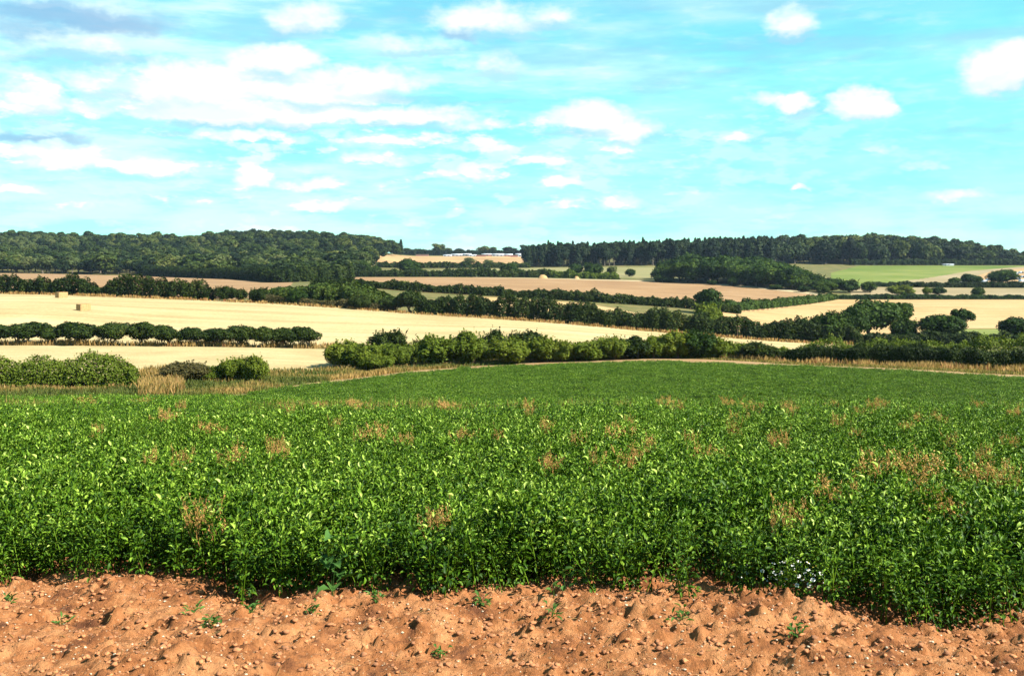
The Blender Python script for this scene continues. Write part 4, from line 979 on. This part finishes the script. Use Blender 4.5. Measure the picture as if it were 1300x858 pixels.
# ------------------------------------------------------------------ straw bales
def box_geo(cx, cy, cz, sx, sy, sz, nx=10, ny=5, nz=5, jit=.02, r=None):
    Vs, Qs, k = [], [], 0
    def face(o, a, b, na, nb):
        nonlocal k
        s, t = np.meshgrid(np.linspace(0, 1, na + 1), np.linspace(0, 1, nb + 1), indexing='ij')
        V = np.array(o) + s[..., None] * np.array(a) + t[..., None] * np.array(b)
        Vs.append(V.reshape(-1, 3)); m = nb + 1
        ii = np.arange(na)[:, None] * m + np.arange(nb)[None, :]
        Qs.append(np.stack([ii, ii + m, ii + m + 1, ii + 1], -1).reshape(-1, 4) + k); k += len(V.reshape(-1, 3))
    x0, y0, z0 = cx - sx / 2, cy - sy / 2, cz
    face((x0, y0, z0), (sx, 0, 0), (0, 0, sz), nx, nz); face((x0, y0 + sy, z0), (0, 0, sz), (sx, 0, 0), nz, nx)
    face((x0, y0, z0), (0, 0, sz), (0, sy, 0), nz, ny); face((x0 + sx, y0, z0), (0, sy, 0), (0, 0, sz), ny, nz)
    face((x0, y0, z0 + sz), (sx, 0, 0), (0, sy, 0), nx, ny); face((x0, y0, z0), (0, sy, 0), (sx, 0, 0), ny, nx)
    V = np.concatenate(Vs)
    if jit:
        j = np.stack([vnoise(V[:, 0] * 4 + V[:, 2] * 3, V[:, 1] * 4, s_) - .5 for s_ in (1, 2, 3)], -1) * jit * 2; V = V + j
    return V, np.concatenate(Qs)
def bale(u, Y, rz, lab, dz=0):
    e = obj('straw_bale', None, loc=P(u, Y, dz)); e.rotation_euler = (0, 0, rz); tag(e, lab, 'bale', 'big straw bales on the stubble')
    V, Q = box_geo(0, 0, 0, 2.4, 1.2, 1.25, 12, 6, 6, .05); obj('straw_block', mesh_np('straw_block', V, Q, M['bale']), e)
    ps = []
    for x in np.linspace(-1.0, 1.0, 6):
        q = [(-.63, .02), (-.63, 1.27), (.63, 1.27), (.63, .02)]
        for (a, b), (c, d) in zip(q[:-1], q[1:]): ps.append(tube([(x, a, b), (x, c, d)], [.012, .012], 4))
    Vt, Qt = join(ps); obj('twine', mesh_np('twine', Vt, Qt, M['twine']), e)
bale(106, 189, 1.13, 'single big rectangular straw bale out on the pale stubble, the nearer one')
bale(78, 224, 1.13, 'big rectangular straw bale close to the dark hedge, the farther one')
# straw heap and pale objects by the far hedge
def heap(u, Y, w, h, lab):
    r = np.random.default_rng(int(u)); a = np.linspace(0, 2 * math.pi, 20, endpoint=False); V = [[0, 0, h]]; 
    for k, t in enumerate((.3, .6, .85, 1.0)):
        for b in a: V.append([math.cos(b) * w / 2 * t * (1 + .1 * r.normal()), math.sin(b) * w / 3 * t, h * (1 - t ** 2.2) * (1 + .08 * r.normal()) - (.2 if k == 3 else 0)])
    Q3 = [[0, 1 + j, 1 + (j + 1) % 20] for j in range(20)]
    Q4 = [[1 + k * 20 + j, 21 + k * 20 + j, 21 + k * 20 + (j + 1) % 20, 1 + k * 20 + (j + 1) % 20] for k in range(3) for j in range(20)]
    o = obj('straw_heap', mesh_np('straw_heap', V, [Q4, Q3], M['bale'], smooth=True), loc=P(u, Y)); tag(o, lab, 'heap')
heap(689, 520, 5.5, 1.9, 'pale golden straw heap in front of the far hedge')
heap(732, 522, 3.2, 1.4, 'small pale straw heap in front of the hedge tree clump')

# ------------------------------------------------------------------ sheds and pig shelters
def shed(u, Y, L_, D_, Hs, rz, wall, lab, grp):
    e = obj('low_shed', None, loc=P(u, Y)); e.rotation_euler = (0, 0, rz); tag(e, lab, 'shed', grp)
    V, Q = box_geo(0, 0, -.4, L_, D_, Hs + .4, 4, 2, 2, 0); w = obj('wall', mesh_np('wall', V, Q, wall), e)
    o = .35; rh = D_ * .16
    V = [(-L_/2-o, -D_/2-o, Hs), (L_/2+o, -D_/2-o, Hs), (L_/2+o, 0, Hs+rh), (-L_/2-o, 0, Hs+rh), (-L_/2-o, D_/2+o, Hs), (L_/2+o, D_/2+o, Hs)]
    V += [(a, b, c + .12) for a, b, c in V]
    Q = [(0,1,2,3),(3,2,5,4),(6,9,8,7),(9,10,11,8),(0,6,7,1),(4,5,11,10),(0,3,9,6),(3,4,10,9),(1,7,8,2),(2,8,11,5)]
    obj('roof', mesh_np('roof', V, np.array(Q), M['white']), e)
    for x in np.arange(-L_ / 2 + 2, L_ / 2 - 1, 4.0):
        V, Q = box_geo(x, -D_ / 2 - .03, .3, 1.6, .06, Hs * .6, 1, 1, 1, 0); obj('opening', mesh_np('opening', V, Q, M['dark']), e)  # solid dark slab painting a shaded doorway onto the wall
sh = [(568, 1085, 9, 4, 1.6, 0, 'white', 'short white shed at the left of the far row'), (580, 1100, 12, 5, 2.0, .1, 'white', 'white roofed shed right of the short white one'),
      (592, 1110, 11, 5, 2.2, -.1, 'white', 'white roofed shed above the grey-green field tree'), (600, 1085, 8, 4, 1.6, 0, 'white', 'low white shed nearest the grey-green field tree'),
      (618, 1105, 11, 5, 2.2, 0, 'redwall', 'white roofed shed with red sides in the middle of the far row'), (632, 1095, 13, 6, 2.2, .1, 'white', 'longest white shed of the far row'),
      (645, 1100, 10, 5, 1.9, 0, 'redwall', 'reddish shed between two white ones'), (661, 1100, 11, 6, 2.4, .08, 'white', 'tall white shed at the right end of the far row by the pines'),
      (663, 1075, 9, 4, 1.8, 0, 'white', 'low white shed in front of the tall one by the pines')]
M['greywall'] = plain('grey_shed_wall', (.26, .25, .27), .8, .2)
for u, Y, L_, D_, Hs, rz, wl, lab in sh: shed(u, Y, L_, D_, Hs * .8, rz, M['greywall' if wl == 'white' and L_ > 9 else wl], lab, 'distant low sheds')
def long_wall(u0, u1, Y, h, lab, mat):
    p0 = P(u0, Y); p1 = P(u1, Y); L_ = p1[0] - p0[0]; e = obj('low_building', None, loc=((p0[0] + p1[0]) / 2, Y, min(p0[2], p1[2]))); tag(e, lab, 'building')
    V, Q = box_geo(0, 0, -.5, L_, 3, h + .5, 6, 1, 1, 0); obj('wall', mesh_np('wall', V, Q, mat), e)
    V, Q = box_geo(0, 0, h + .003, L_ + .5, 3.6, .2, 6, 1, 1, 0); obj('roof', mesh_np('roof', V, Q, M['stone']), e)
long_wall(528, 544, 1105, 1.6, 'long low red building left of the white sheds', M['redwall'])
long_wall(604, 617, 1075, 1.5, 'low dull red building between the white sheds in the middle', M['redwall'])
long_wall(648, 657, 1062, 1.7, 'low rust-red building below the pine wood', M['redwall'])
def arc_hut(loc, s, rz, lab, grp):
    e = obj('pig_shelter', None, loc=loc); e.rotation_euler = (0, 0, rz); e.scale = (s, s, s); tag(e, lab, 'shelter', grp)
    a = np.linspace(0, math.pi, 11); V = []; rI, rO = 1.15, 1.22
    for y in (-1.3, 1.3):
        for R_ in (rO, rI): V += [(math.cos(t) * R_, y, math.sin(t) * R_ * .95) for t in a]
    Q = []
    for j in range(10):
        Q += [(j, j + 1, 22 + j + 1, 22 + j), (11 + j, 33 + j, 33 + j + 1, 11 + j + 1), (j, 11 + j, 11 + j + 1, j + 1), (22 + j, 22 + j + 1, 33 + j + 1, 33 + j)]
    obj('curved_roof', mesh_np('curved_roof', V, np.array(Q), M['white']), e)
    V = [(math.cos(t) * 1.15, 1.2, math.sin(t) * 1.09) for t in a]; V += [(v[0], 1.25, v[2]) for v in V]
    Q = [(j, j + 1, 12 + j, 11 + j) for j in range(10)] + [(0, 11, 21, 10)]
    obj('back_panel', mesh_np('back_panel', V, [np.array(Q), np.array([list(range(11)), list(range(21, 10, -1))])], M['white']), e)
    V = [(math.cos(t) * 1.14, -1.1, math.sin(t) * 1.08) for t in a]
    V += [(v[0], -1.05, v[2]) for v in V]
    obj('shade_panel', mesh_np('shade_panel', V, [np.array(Q), np.array([list(range(11)), list(range(21, 10, -1))])], M['dark']), e)  # solid sheet coloured dark as the shaded inside of the hut
pig = [(1218.5, 484), (1219, 492), (1246, 520), (1250, 510), (1255.5, 530), (1262, 480), (1268, 482), (1271, 480), (1283, 620), (1290, 600), (1296, 610), (1292, 540), (1297, 520), (1299, 560), (1293, 490), (1286, 484), (1302, 490), (1225, 484), (1312, 540), (1318, 600)]
for i, (u, Y) in enumerate(pig):
    arc_hut(P(u, Y), 1.0, rng.random() * 1.2 - .3, 'small white arched shelter with a dark opening on the orange paddock', 'small white shelters in the paddock')
for u, L_, lab in ((1205, 6, 'small white shed at the top of the green field against the wood'), (1200, 4, 'tiny bluish white hut at the top of the green field')):
    shed(u, 735 if L_ == 6 else 738, L_, 2, .8, .1, M['white'], lab, None)

# ------------------------------------------------------------------ foreground odds and ends
def ico(r, s, n=10):
    """lumpy stone/clod"""
    lat = 5; lon = 8; V = [[0, 0, 1]]
    for i in range(1, lat):
        th = math.pi * i / lat
        for j in range(lon): V.append([math.sin(th) * math.cos(6.283 * j / lon), math.sin(th) * math.sin(6.283 * j / lon), math.cos(th)])
    V.append([0, 0, -1]); V = np.array(V) * (1 + .30 * np.clip(r.normal(size=(len(V), 1)), -1.6, 1.6)) * np.array([1, .8, .5]) * s
    Q4 = [[1 + i * lon + j, 1 + (i + 1) * lon + j, 1 + (i + 1) * lon + (j + 1) % lon, 1 + i * lon + (j + 1) % lon] for i in range(lat - 2) for j in range(lon)]
    e = 1 + (lat - 1) * lon
    Q3 = [[0, 1 + j, 1 + (j + 1) % lon] for j in range(lon)] + [[e, e - lon + (j + 1) % lon, e - lon + j] for j in range(lon)]
    return V, np.array(Q4), np.array(Q3)
def soilz(x, Y): return float(H(x, Y) + soil_bumps(np.array(x), np.array(Y)))
def rubble(name, n, smin, smax, mat, lab, seed):
    r = np.random.default_rng(seed); Vs, A, B, k = [], [], [], 0
    for i in range(n):
        Y = 5.0 + 2.9 * r.random(); x = (r.random() - .5) * 1.15 * Y
        s = smin + (smax - smin) * r.random() ** 3.5
        V, Q4, Q3 = ico(r, s); a = r.random() * 6.28; c, d = math.cos(a), math.sin(a)
        V = V @ np.array([[c, d, 0], [-d, c, 0], [0, 0, 1]]) + [x, Y, soilz(x, Y) + s * .2]
        Vs.append(V); A.append(Q4 + k); B.append(Q3 + k); k += len(V)
    o = obj(name, mesh_np(name, np.concatenate(Vs), [np.concatenate(A), np.concatenate(B)], mat, smooth=False)); tag(o, lab, name.split('_')[-1], kind='stuff')
rubble('flint_pebbles', 2600, .002, .011, M['stone'], 'pale flint pebbles scattered over the bare orange soil', 3)
rubble('soil_clods', 12000, .003, .022, M['clod'], 'crumbly orange clods lying on the bare soil at the front', 4)
# straw bits on the soil
r = np.random.default_rng(8); ps = []
for i in range(260):
    Y = 5.2 + 2.3 * r.random(); x = (r.random() - .5) * 1.12 * Y; a = r.random() * 6.28; l = .02 + .07 * r.random(); z = soilz(x, Y) + .008
    ps.append(tube([(x, Y, z), (x + math.cos(a) * l, Y + math.sin(a) * l, soilz(x + math.cos(a) * l, Y + math.sin(a) * l) + .012)], [.0016, .0012], 3))
Vt, Qt = join(ps); tag(obj('straw_bits', mesh_np('straw_bits', Vt, Qt, M['straw'], np.full(len(Qt), .75)), None), 'thin bits of old straw lying on the orange soil', 'straw', kind='stuff')
def small_weed(u, Y, s, n, Ll, Lw, name, lab, upright=.5, seed=1, mat=None, grp='small weeds on the bare soil'):
    r = np.random.default_rng(seed); x = (u - 650) / F * Y
    an = r.random(n) * 6.28; el = upright + r.normal(size=n) * .3; d = np.stack([np.cos(an) * np.cos(el), np.sin(an) * np.cos(el), np.sin(el)], -1)
    b = np.stack([r.normal(size=n) * .02, r.normal(size=n) * .02, np.abs(r.normal(size=n)) * s * .5], -1) + d * .02
    V, Q4, Q3 = leaf_geo(r, b, d, rdir(r, n) * .3 + np.array([0, 0, 1.]), Ll * (.6 + .6 * r.random(n)), Lw * (.7 + .5 * r.random(n)), True)
    e = obj(name, None, loc=(x, Y, soilz(x, Y))); tag(e, lab, 'weed', grp)
    obj('leaves', mesh_np('leaves', V, [Q4, Q3], mat or M['weed'], r.random(len(Q4) + len(Q3))), e)
    ps = [tube([(0, 0, -.02), tuple(b[i] * .6), tuple(b[i])], [.003, .002, .001], 3) for i in range(0, n, 2)]
    Vt, Qt = join(ps); obj('stalk', mesh_np('stalk', Vt, Qt, M['weed'], np.full(len(Qt), .5)), e)
small_weed(422, 6.82, .42, 9, .15, .095, 'broad_leaved_weed', 'pale broad-leaved weed with drooping leaves in front of the dark crop edge', .35, 2)
small_weed(703, 6.75, .16, 4, .07, .035, 'seedling', 'yellow-green seedling at the crop edge, left one of two', .9, 3)
small_weed(718, 6.78, .14, 4, .07, .035, 'seedling', 'yellow-green seedling at the crop edge, right one of two', 1.0, 4)
for i, (u, Y, lab) in enumerate([(78, 6.42, 'small weed tuft on the soil at the far left'), (245, 6.36, 'small weed on the soil below the left hollow'), (318, 6.36, 'low spreading weed on the soil left of the broad-leaved weed'), (395, 6.36, 'bushy little weed on the soil below the broad-leaved weed'),
    (478, 6.49, 'sprawling weed reaching out of the crop onto the soil'), (610, 6.62, 'grey-green weed at the crop edge near the centre'), (700, 6.32, 'small weed at the bottom below the two seedlings'), (12, 6.68, 'green tuft at the left edge of the soil'), (270, 5.91, 'tiny weed low on the soil'), (560, 5.78, 'tiny weed at the bottom centre of the soil'), (865, 6.10, 'weed on the soil right of centre'), (1010, 5.78, 'weed at the bottom right of the soil'), (1195, 6.42, 'bright weed on the soil near the right edge')]):
    small_weed(u, Y, .05, 16 + 3 * (i % 3), .05, .018, 'small_weed', lab, .5, 10 + i)
# white mayweed flowers at the front edge, right
r = np.random.default_rng(99)
Yf = 6.75; u0 = 998; e = obj('mayweed', None, loc=(float((u0 - 650) / F * Yf), Yf, soilz((u0 - 650) / F * Yf, Yf))); tag(e, 'spreading patch of small white daisy-like flowers at the front edge of the crop', 'flowers')
fp = np.stack([r.normal(size=48) * .17, r.normal(size=48) * .12, .05 + .14 * r.random(48)], -1)
Vs, Qs, k = [], [], 0; ps = []; dv = []
for c in fp:
    nrm = np.array([r.normal() * .4, -.3 + r.normal() * .4, 1.0]); nrm /= np.linalg.norm(nrm); t = np.cross(nrm, [1, .2, 0]); t /= np.linalg.norm(t); b = np.cross(nrm, t)
    for j in range(9):
        a = 6.283 * j / 9; d = math.cos(a) * t + math.sin(a) * b; s = -math.sin(a) * t + math.cos(a) * b
        Vs.append(np.array([c + d * .003, c + d * .010 + s * .0035, c + d * .017, c + d * .010 - s * .0035])); Qs.append(np.arange(4) + k); k += 4
    ps.append(tube([(c[0] * .7, c[1] * .7, -.02), tuple(c - nrm * .002)], [.0018, .0012], 3))
    dv.append(tube([tuple(c), tuple(c + nrm * .004)], [.005, .003], 6))
tag(obj('petals', mesh_np('petals', np.concatenate(Vs), np.array(Qs), M['petal']), e), kind='stuff')
Vt, Qt = join(ps); obj('stalks', mesh_np('stalks', Vt, Qt, M['weed'], np.full(len(Qt), .3)), e)
Vt, Qt = join(dv); obj('flower_discs', mesh_np('flower_discs', Vt, Qt, M['yellow']), e)

# ------------------------------------------------------------------ sky
SUN_EL, SUN_AZ = math.radians(40), math.radians(114)     # azimuth from +Y (view) towards +X (right)
w = bpy.data.worlds.new('World'); SC.world = w; w.use_nodes = True
nt = w.node_tree; N, L = nt.nodes, nt.links; N.clear()
out = N.new('ShaderNodeOutputWorld'); bg = N.new('ShaderNodeBackground'); L.new(bg.outputs[0], out.inputs[0]); bg.inputs[1].default_value = .05
sky = N.new('ShaderNodeTexSky'); sky.sky_type = 'NISHITA'; sky.sun_disc = False; sky.sun_elevation = SUN_EL; sky.sun_rotation = SUN_AZ
sky.air_density = 1.0; sky.dust_density = .3; sky.ozone_density = 1.0
tc = N.new('ShaderNodeTexCoord'); sp = N.new('ShaderNodeSeparateXYZ'); L.new(tc.outputs['Generated'], sp.inputs[0])
az = math_(N, L, 'ARCTAN2', sp.outputs[0], sp.outputs[1]); el = math_(N, L, 'ARCSINE', sp.outputs[2])
# distorted coordinates (cauliflower edges), stretched flat near the horizon
def noise(scale, det, rough, sx, sy, off=0.0):
    c = N.new('ShaderNodeCombineXYZ'); L.new(math_(N, L, 'MULTIPLY', az, sx), c.inputs[0]); L.new(math_(N, L, 'MULTIPLY', el, sy), c.inputs[1]); c.inputs[2].default_value = off
    n = N.new('ShaderNodeTexNoise'); n.inputs['Scale'].default_value = scale; n.inputs['Detail'].default_value = det; n.inputs['Roughness'].default_value = rough
    L.new(c.outputs[0], n.inputs['Vector']); return n.outputs[0]
nA = noise(14, 7, .62, 1, 2.0, 3.1); nB = noise(4, 5, .55, 1, 4.5, 9.2); nC = noise(60, 4, .6, 1, 1.6, 5.5)
azd = math_(N, L, 'ADD', az, math_(N, L, 'MULTIPLY', math_(N, L, 'SUBTRACT', noise(18, 4, .6, 1, 1.5, 1.0), .5), .05))
eld = math_(N, L, 'ADD', el, math_(N, L, 'MULTIPLY', math_(N, L, 'SUBTRACT', noise(22, 4, .6, 1, 1.5, 7.0), .5), .03))
def px(u, y):
    return math.atan((u - 650) / F), math.atan((YH - y) / math.hypot(F, u - 650))
def blobs(lst):
    acc = None
    for u, y, wu, hy, amp in lst:
        a, e_ = px(u, y); wa = wu * 1.2 / F * math.cos(a) ** 2; he = hy * 1.3 / F
        dx = math_(N, L, 'DIVIDE', math_(N, L, 'SUBTRACT', azd, a), wa)
        dy = math_(N, L, 'DIVIDE', math_(N, L, 'SUBTRACT', eld, e_), he)
        # flat base: falls off twice as fast below the centre
        dy = math_(N, L, 'MAXIMUM', dy, math_(N, L, 'MULTIPLY', dy, -1.9))
        d = math_(N, L, 'ADD', math_(N, L, 'MULTIPLY', dx, dx), math_(N, L, 'MULTIPLY', dy, dy))
        v = math_(N, L, 'MULTIPLY', math_(N, L, 'SUBTRACT', 1.0, d, True), amp)
        acc = v if acc is None else math_(N, L, 'MAXIMUM', acc, v)
    return acc
CL = [(345, 84, 70, 26, 1), (250, 118, 135, 40, 1.1), (400, 120, 145, 28, 1.1), (470, 108, 95, 24, 1), (330, 148, 230, 22, 1.2), (500, 150, 110, 20, 1.1), (600, 160, 60, 12, .6),
      (40, 130, 60, 36, .9), (100, 210, 90, 20, .8), (200, 215, 80, 20, .85), (318, 232, 28, 16, .9), (398, 236, 50, 12, .85), (420, 262, 50, 8, .8), (380, 25, 60, 30, .8), (110, 5, 110, 18, .7),
      (740, 155, 75, 26, 1), (790, 170, 50, 22, .9), (780, 190, 30, 10, .8), (620, 222, 34, 16, .75), (685, 205, 48, 10, .7), (710, 232, 40, 10, .7), (590, 186, 60, 9, .6), (630, 30, 90, 28, .8), (690, 22, 60, 20, .8), (630, 85, 60, 24, .6),
      (1008, 34, 36, 24, .75), (1010, 136, 34, 18, 1), (1094, 136, 46, 26, 1.15), (980, 128, 36, 12, .7), (1290, 95, 75, 38, 1.25), (1262, 90, 30, 24, 1), (1120, 192, 40, 8, .7), (1170, 215, 40, 8, .6), (1015, 244, 26, 6, .7),
      (1210, 250, 50, 9, .7), (780, 258, 40, 14, .6), (870, 246, 30, 6, .6), (585, 272, 22, 6, .6), (985, 274, 50, 6, .5), (500, 240, 30, 6, .5), (30, 240, 50, 10, .7), (60, 265, 60, 6, .5), (310, 175, 110, 10, .7), (820, 270, 60, 8, .4),
      (60, 196, 110, 14, .85), (110, 62, 120, 20, .6), (480, 200, 80, 12, .65), (240, 256, 80, 8, .65), (560, 228, 60, 10, .6), (130, 258, 60, 8, .7), (520, 60, 70, 16, .5), (160, 105, 90, 30, .8), (520, 180, 100, 10, .6), (930, 175, 60, 10, .5), (700, 262, 60, 8, .5),
      (1420, 120, 90, 40, 1), (-120, 150, 120, 50, 1), (-150, 60, 120, 40, .8), (1500, 220, 120, 30, .8)]
SH = [(110, 28, 150, 26, 1), (60, 45, 120, 20, .7), (40, 178, 120, 12, .9), (200, 172, 150, 10, .5), (330, 162, 160, 8, .35), (330, 190, 180, 18, .4), (585, 48, 24, 12, .7), (1200, 190, 130, 26, .4), (1150, 225, 80, 16, .4), (340, 55, 60, 14, .35), (20, 75, 60, 10, .5)]
cl = blobs(CL); shd = blobs(SH)
dens = math_(N, L, 'ADD', cl, math_(N, L, 'MULTIPLY', math_(N, L, 'SUBTRACT', nA, .5), 1.5))
dens = math_(N, L, 'ADD', dens, math_(N, L, 'MULTIPLY', math_(N, L, 'SUBTRACT', nC, .5), .45))
def smooth(v, a, b, k=1.0):
    q = N.new('ShaderNodeMapRange'); q.interpolation_type = 'SMOOTHSTEP'; q.inputs[1].default_value = a; q.inputs[2].default_value = b; L.new(v, q.inputs[0])
    return math_(N, L, 'MULTIPLY', q.outputs[0], k)
near = math_(N, L, 'MINIMUM', math_(N, L, 'MULTIPLY', cl, 5.0), 1.0)
cm = math_(N, L, 'MULTIPLY', smooth(dens, .16, .72), near)
nF = noise(26, 6, .6, 1, 2.6, 33.0); nG = noise(5, 3, .5, 1, 3, 41.0)
puff = math_(N, L, 'MULTIPLY', smooth(math_(N, L, 'ADD', nF, math_(N, L, 'MULTIPLY', math_(N, L, 'SUBTRACT', nG, .5), .5)), .50, .63), smooth(el, .21, .13))
puff = math_(N, L, 'MULTIPLY', puff, smooth(az, .7, -.1, .85))
cm = math_(N, L, 'MAXIMUM', cm, math_(N, L, 'MULTIPLY', puff, .85))
core = smooth(math_(N, L, 'ADD', dens, math_(N, L, 'MULTIPLY', puff, .7)), .45, 1.15)
# thin veils and streaks of high cloud
nD = noise(24, 6, .62, .8, 3.4, 14.0); nE = noise(9, 6, .6, .7, 4.0, 21.0)
left = smooth(az, .25, -.25)
veil = math_(N, L, 'ADD', smooth(nB, .38, .70, .42), smooth(nD, .50, .74, .30), True)
veil = math_(N, L, 'ADD', veil, math_(N, L, 'MULTIPLY', smooth(nE, .42, .68, .45), math_(N, L, 'ADD', math_(N, L, 'MULTIPLY', left, 1.1), .3)), True)
SKYMUL = mixc(N, L, 1.0, sky.outputs[0], (.50, 1.30, 1.10), 'MULTIPLY')
c = mixc(N, L, veil, SKYMUL, (4.1, 5.3, 5.3))
grey = smooth(math_(N, L, 'ADD', shd, math_(N, L, 'MULTIPLY', math_(N, L, 'SUBTRACT', nA, .5), .7)), .1, .95, .8)
low = smooth(nE, .56, .36, .55)
c = mixc(N, L, low, c, (1.6, 3.5, 4.5))
c = mixc(N, L, grey, c, (1.55, 2.7, 4.1))
cc = mixc(N, L, core, (3.9, 5.2, 5.4), (6.4, 6.2, 6.0))
c = mixc(N, L, cm, c, cc)
und = blobs([(u, y + h * .62, wu * .85, h * .42, 1) for u, y, wu, h, a in CL if h >= 16])
um = smooth(math_(N, L, 'ADD', und, math_(N, L, 'MULTIPLY', math_(N, L, 'SUBTRACT', nA, .5), .9)), .15, .9, .42)
c = mixc(N, L, um, c, (2.5, 3.7, 4.75))
L.new(c, bg.inputs[0])

sd = bpy.data.lights.new('sun', 'SUN'); sd.energy = 5.0; sd.angle = math.radians(.5); sd.color = (1.0, .95, .86)
so = bpy.data.objects.new('sun', sd); COL.objects.link(so)
from mathutils import Vector
dirv = Vector((math.sin(SUN_AZ) * math.cos(SUN_EL), math.cos(SUN_AZ) * math.cos(SUN_EL), math.sin(SUN_EL)))
so.rotation_euler = (-dirv).to_track_quat('-Z', 'Y').to_euler()

# thin summer haze: one closed box round camera and land
def haze_box():
    m, nt2, N2, L2 = new_mat('thin_air'); o2 = N2.new('ShaderNodeOutputMaterial'); v = N2.new('ShaderNodeVolumePrincipled')
    v.inputs['Color'].default_value = (.55, .72, 1.0, 1); v.inputs['Density'].default_value = .00004; v.inputs['Anisotropy'].default_value = 0.2
    L2.new(v.outputs[0], o2.inputs['Volume'])
    x, y0, y1, z0, z1 = 7500, -200, 6200, -40, 70
    V = [(-x, y0, z0), (x, y0, z0), (x, y1, z0), (-x, y1, z0), (-x, y0, z1), (x, y0, z1), (x, y1, z1), (-x, y1, z1)]
    tag(obj('haze', mesh_np('haze', V, np.array([(0, 3, 2, 1), (4, 5, 6, 7), (0, 1, 5, 4), (1, 2, 6, 5), (2, 3, 7, 6), (3, 0, 4, 7)]), m)), 'thin bluish summer haze over the far woods and fields', 'haze', kind='stuff')
haze_box()
SC.cycles.volume_bounces = 0
for _o in SC.objects:
    if len(str(_o.get('label', '')).split()) > 16: print('LONGLABEL', _o.name, _o['label'])

# ------------------------------------------------------------------ camera
cd = bpy.data.cameras.new('camera'); cam = bpy.data.objects.new('camera', cd); COL.objects.link(cam)
cd.sensor_width = 36; cd.lens = 36 * F / 1300; cd.shift_y = -(429 - YH) / 1300; cd.clip_end = 20000; cd.clip_start = .1
cam.location = (0, 0, CAMZ); cam.rotation_euler = (math.radians(90), 0, 0)
SC.camera = cam
SC.view_settings.view_transform = 'Standard'; SC.view_settings.look = 'None'; SC.view_settings.exposure = 2.0; SC.view_settings.gamma = 1.0
SC.view_settings.use_curve_mapping = False
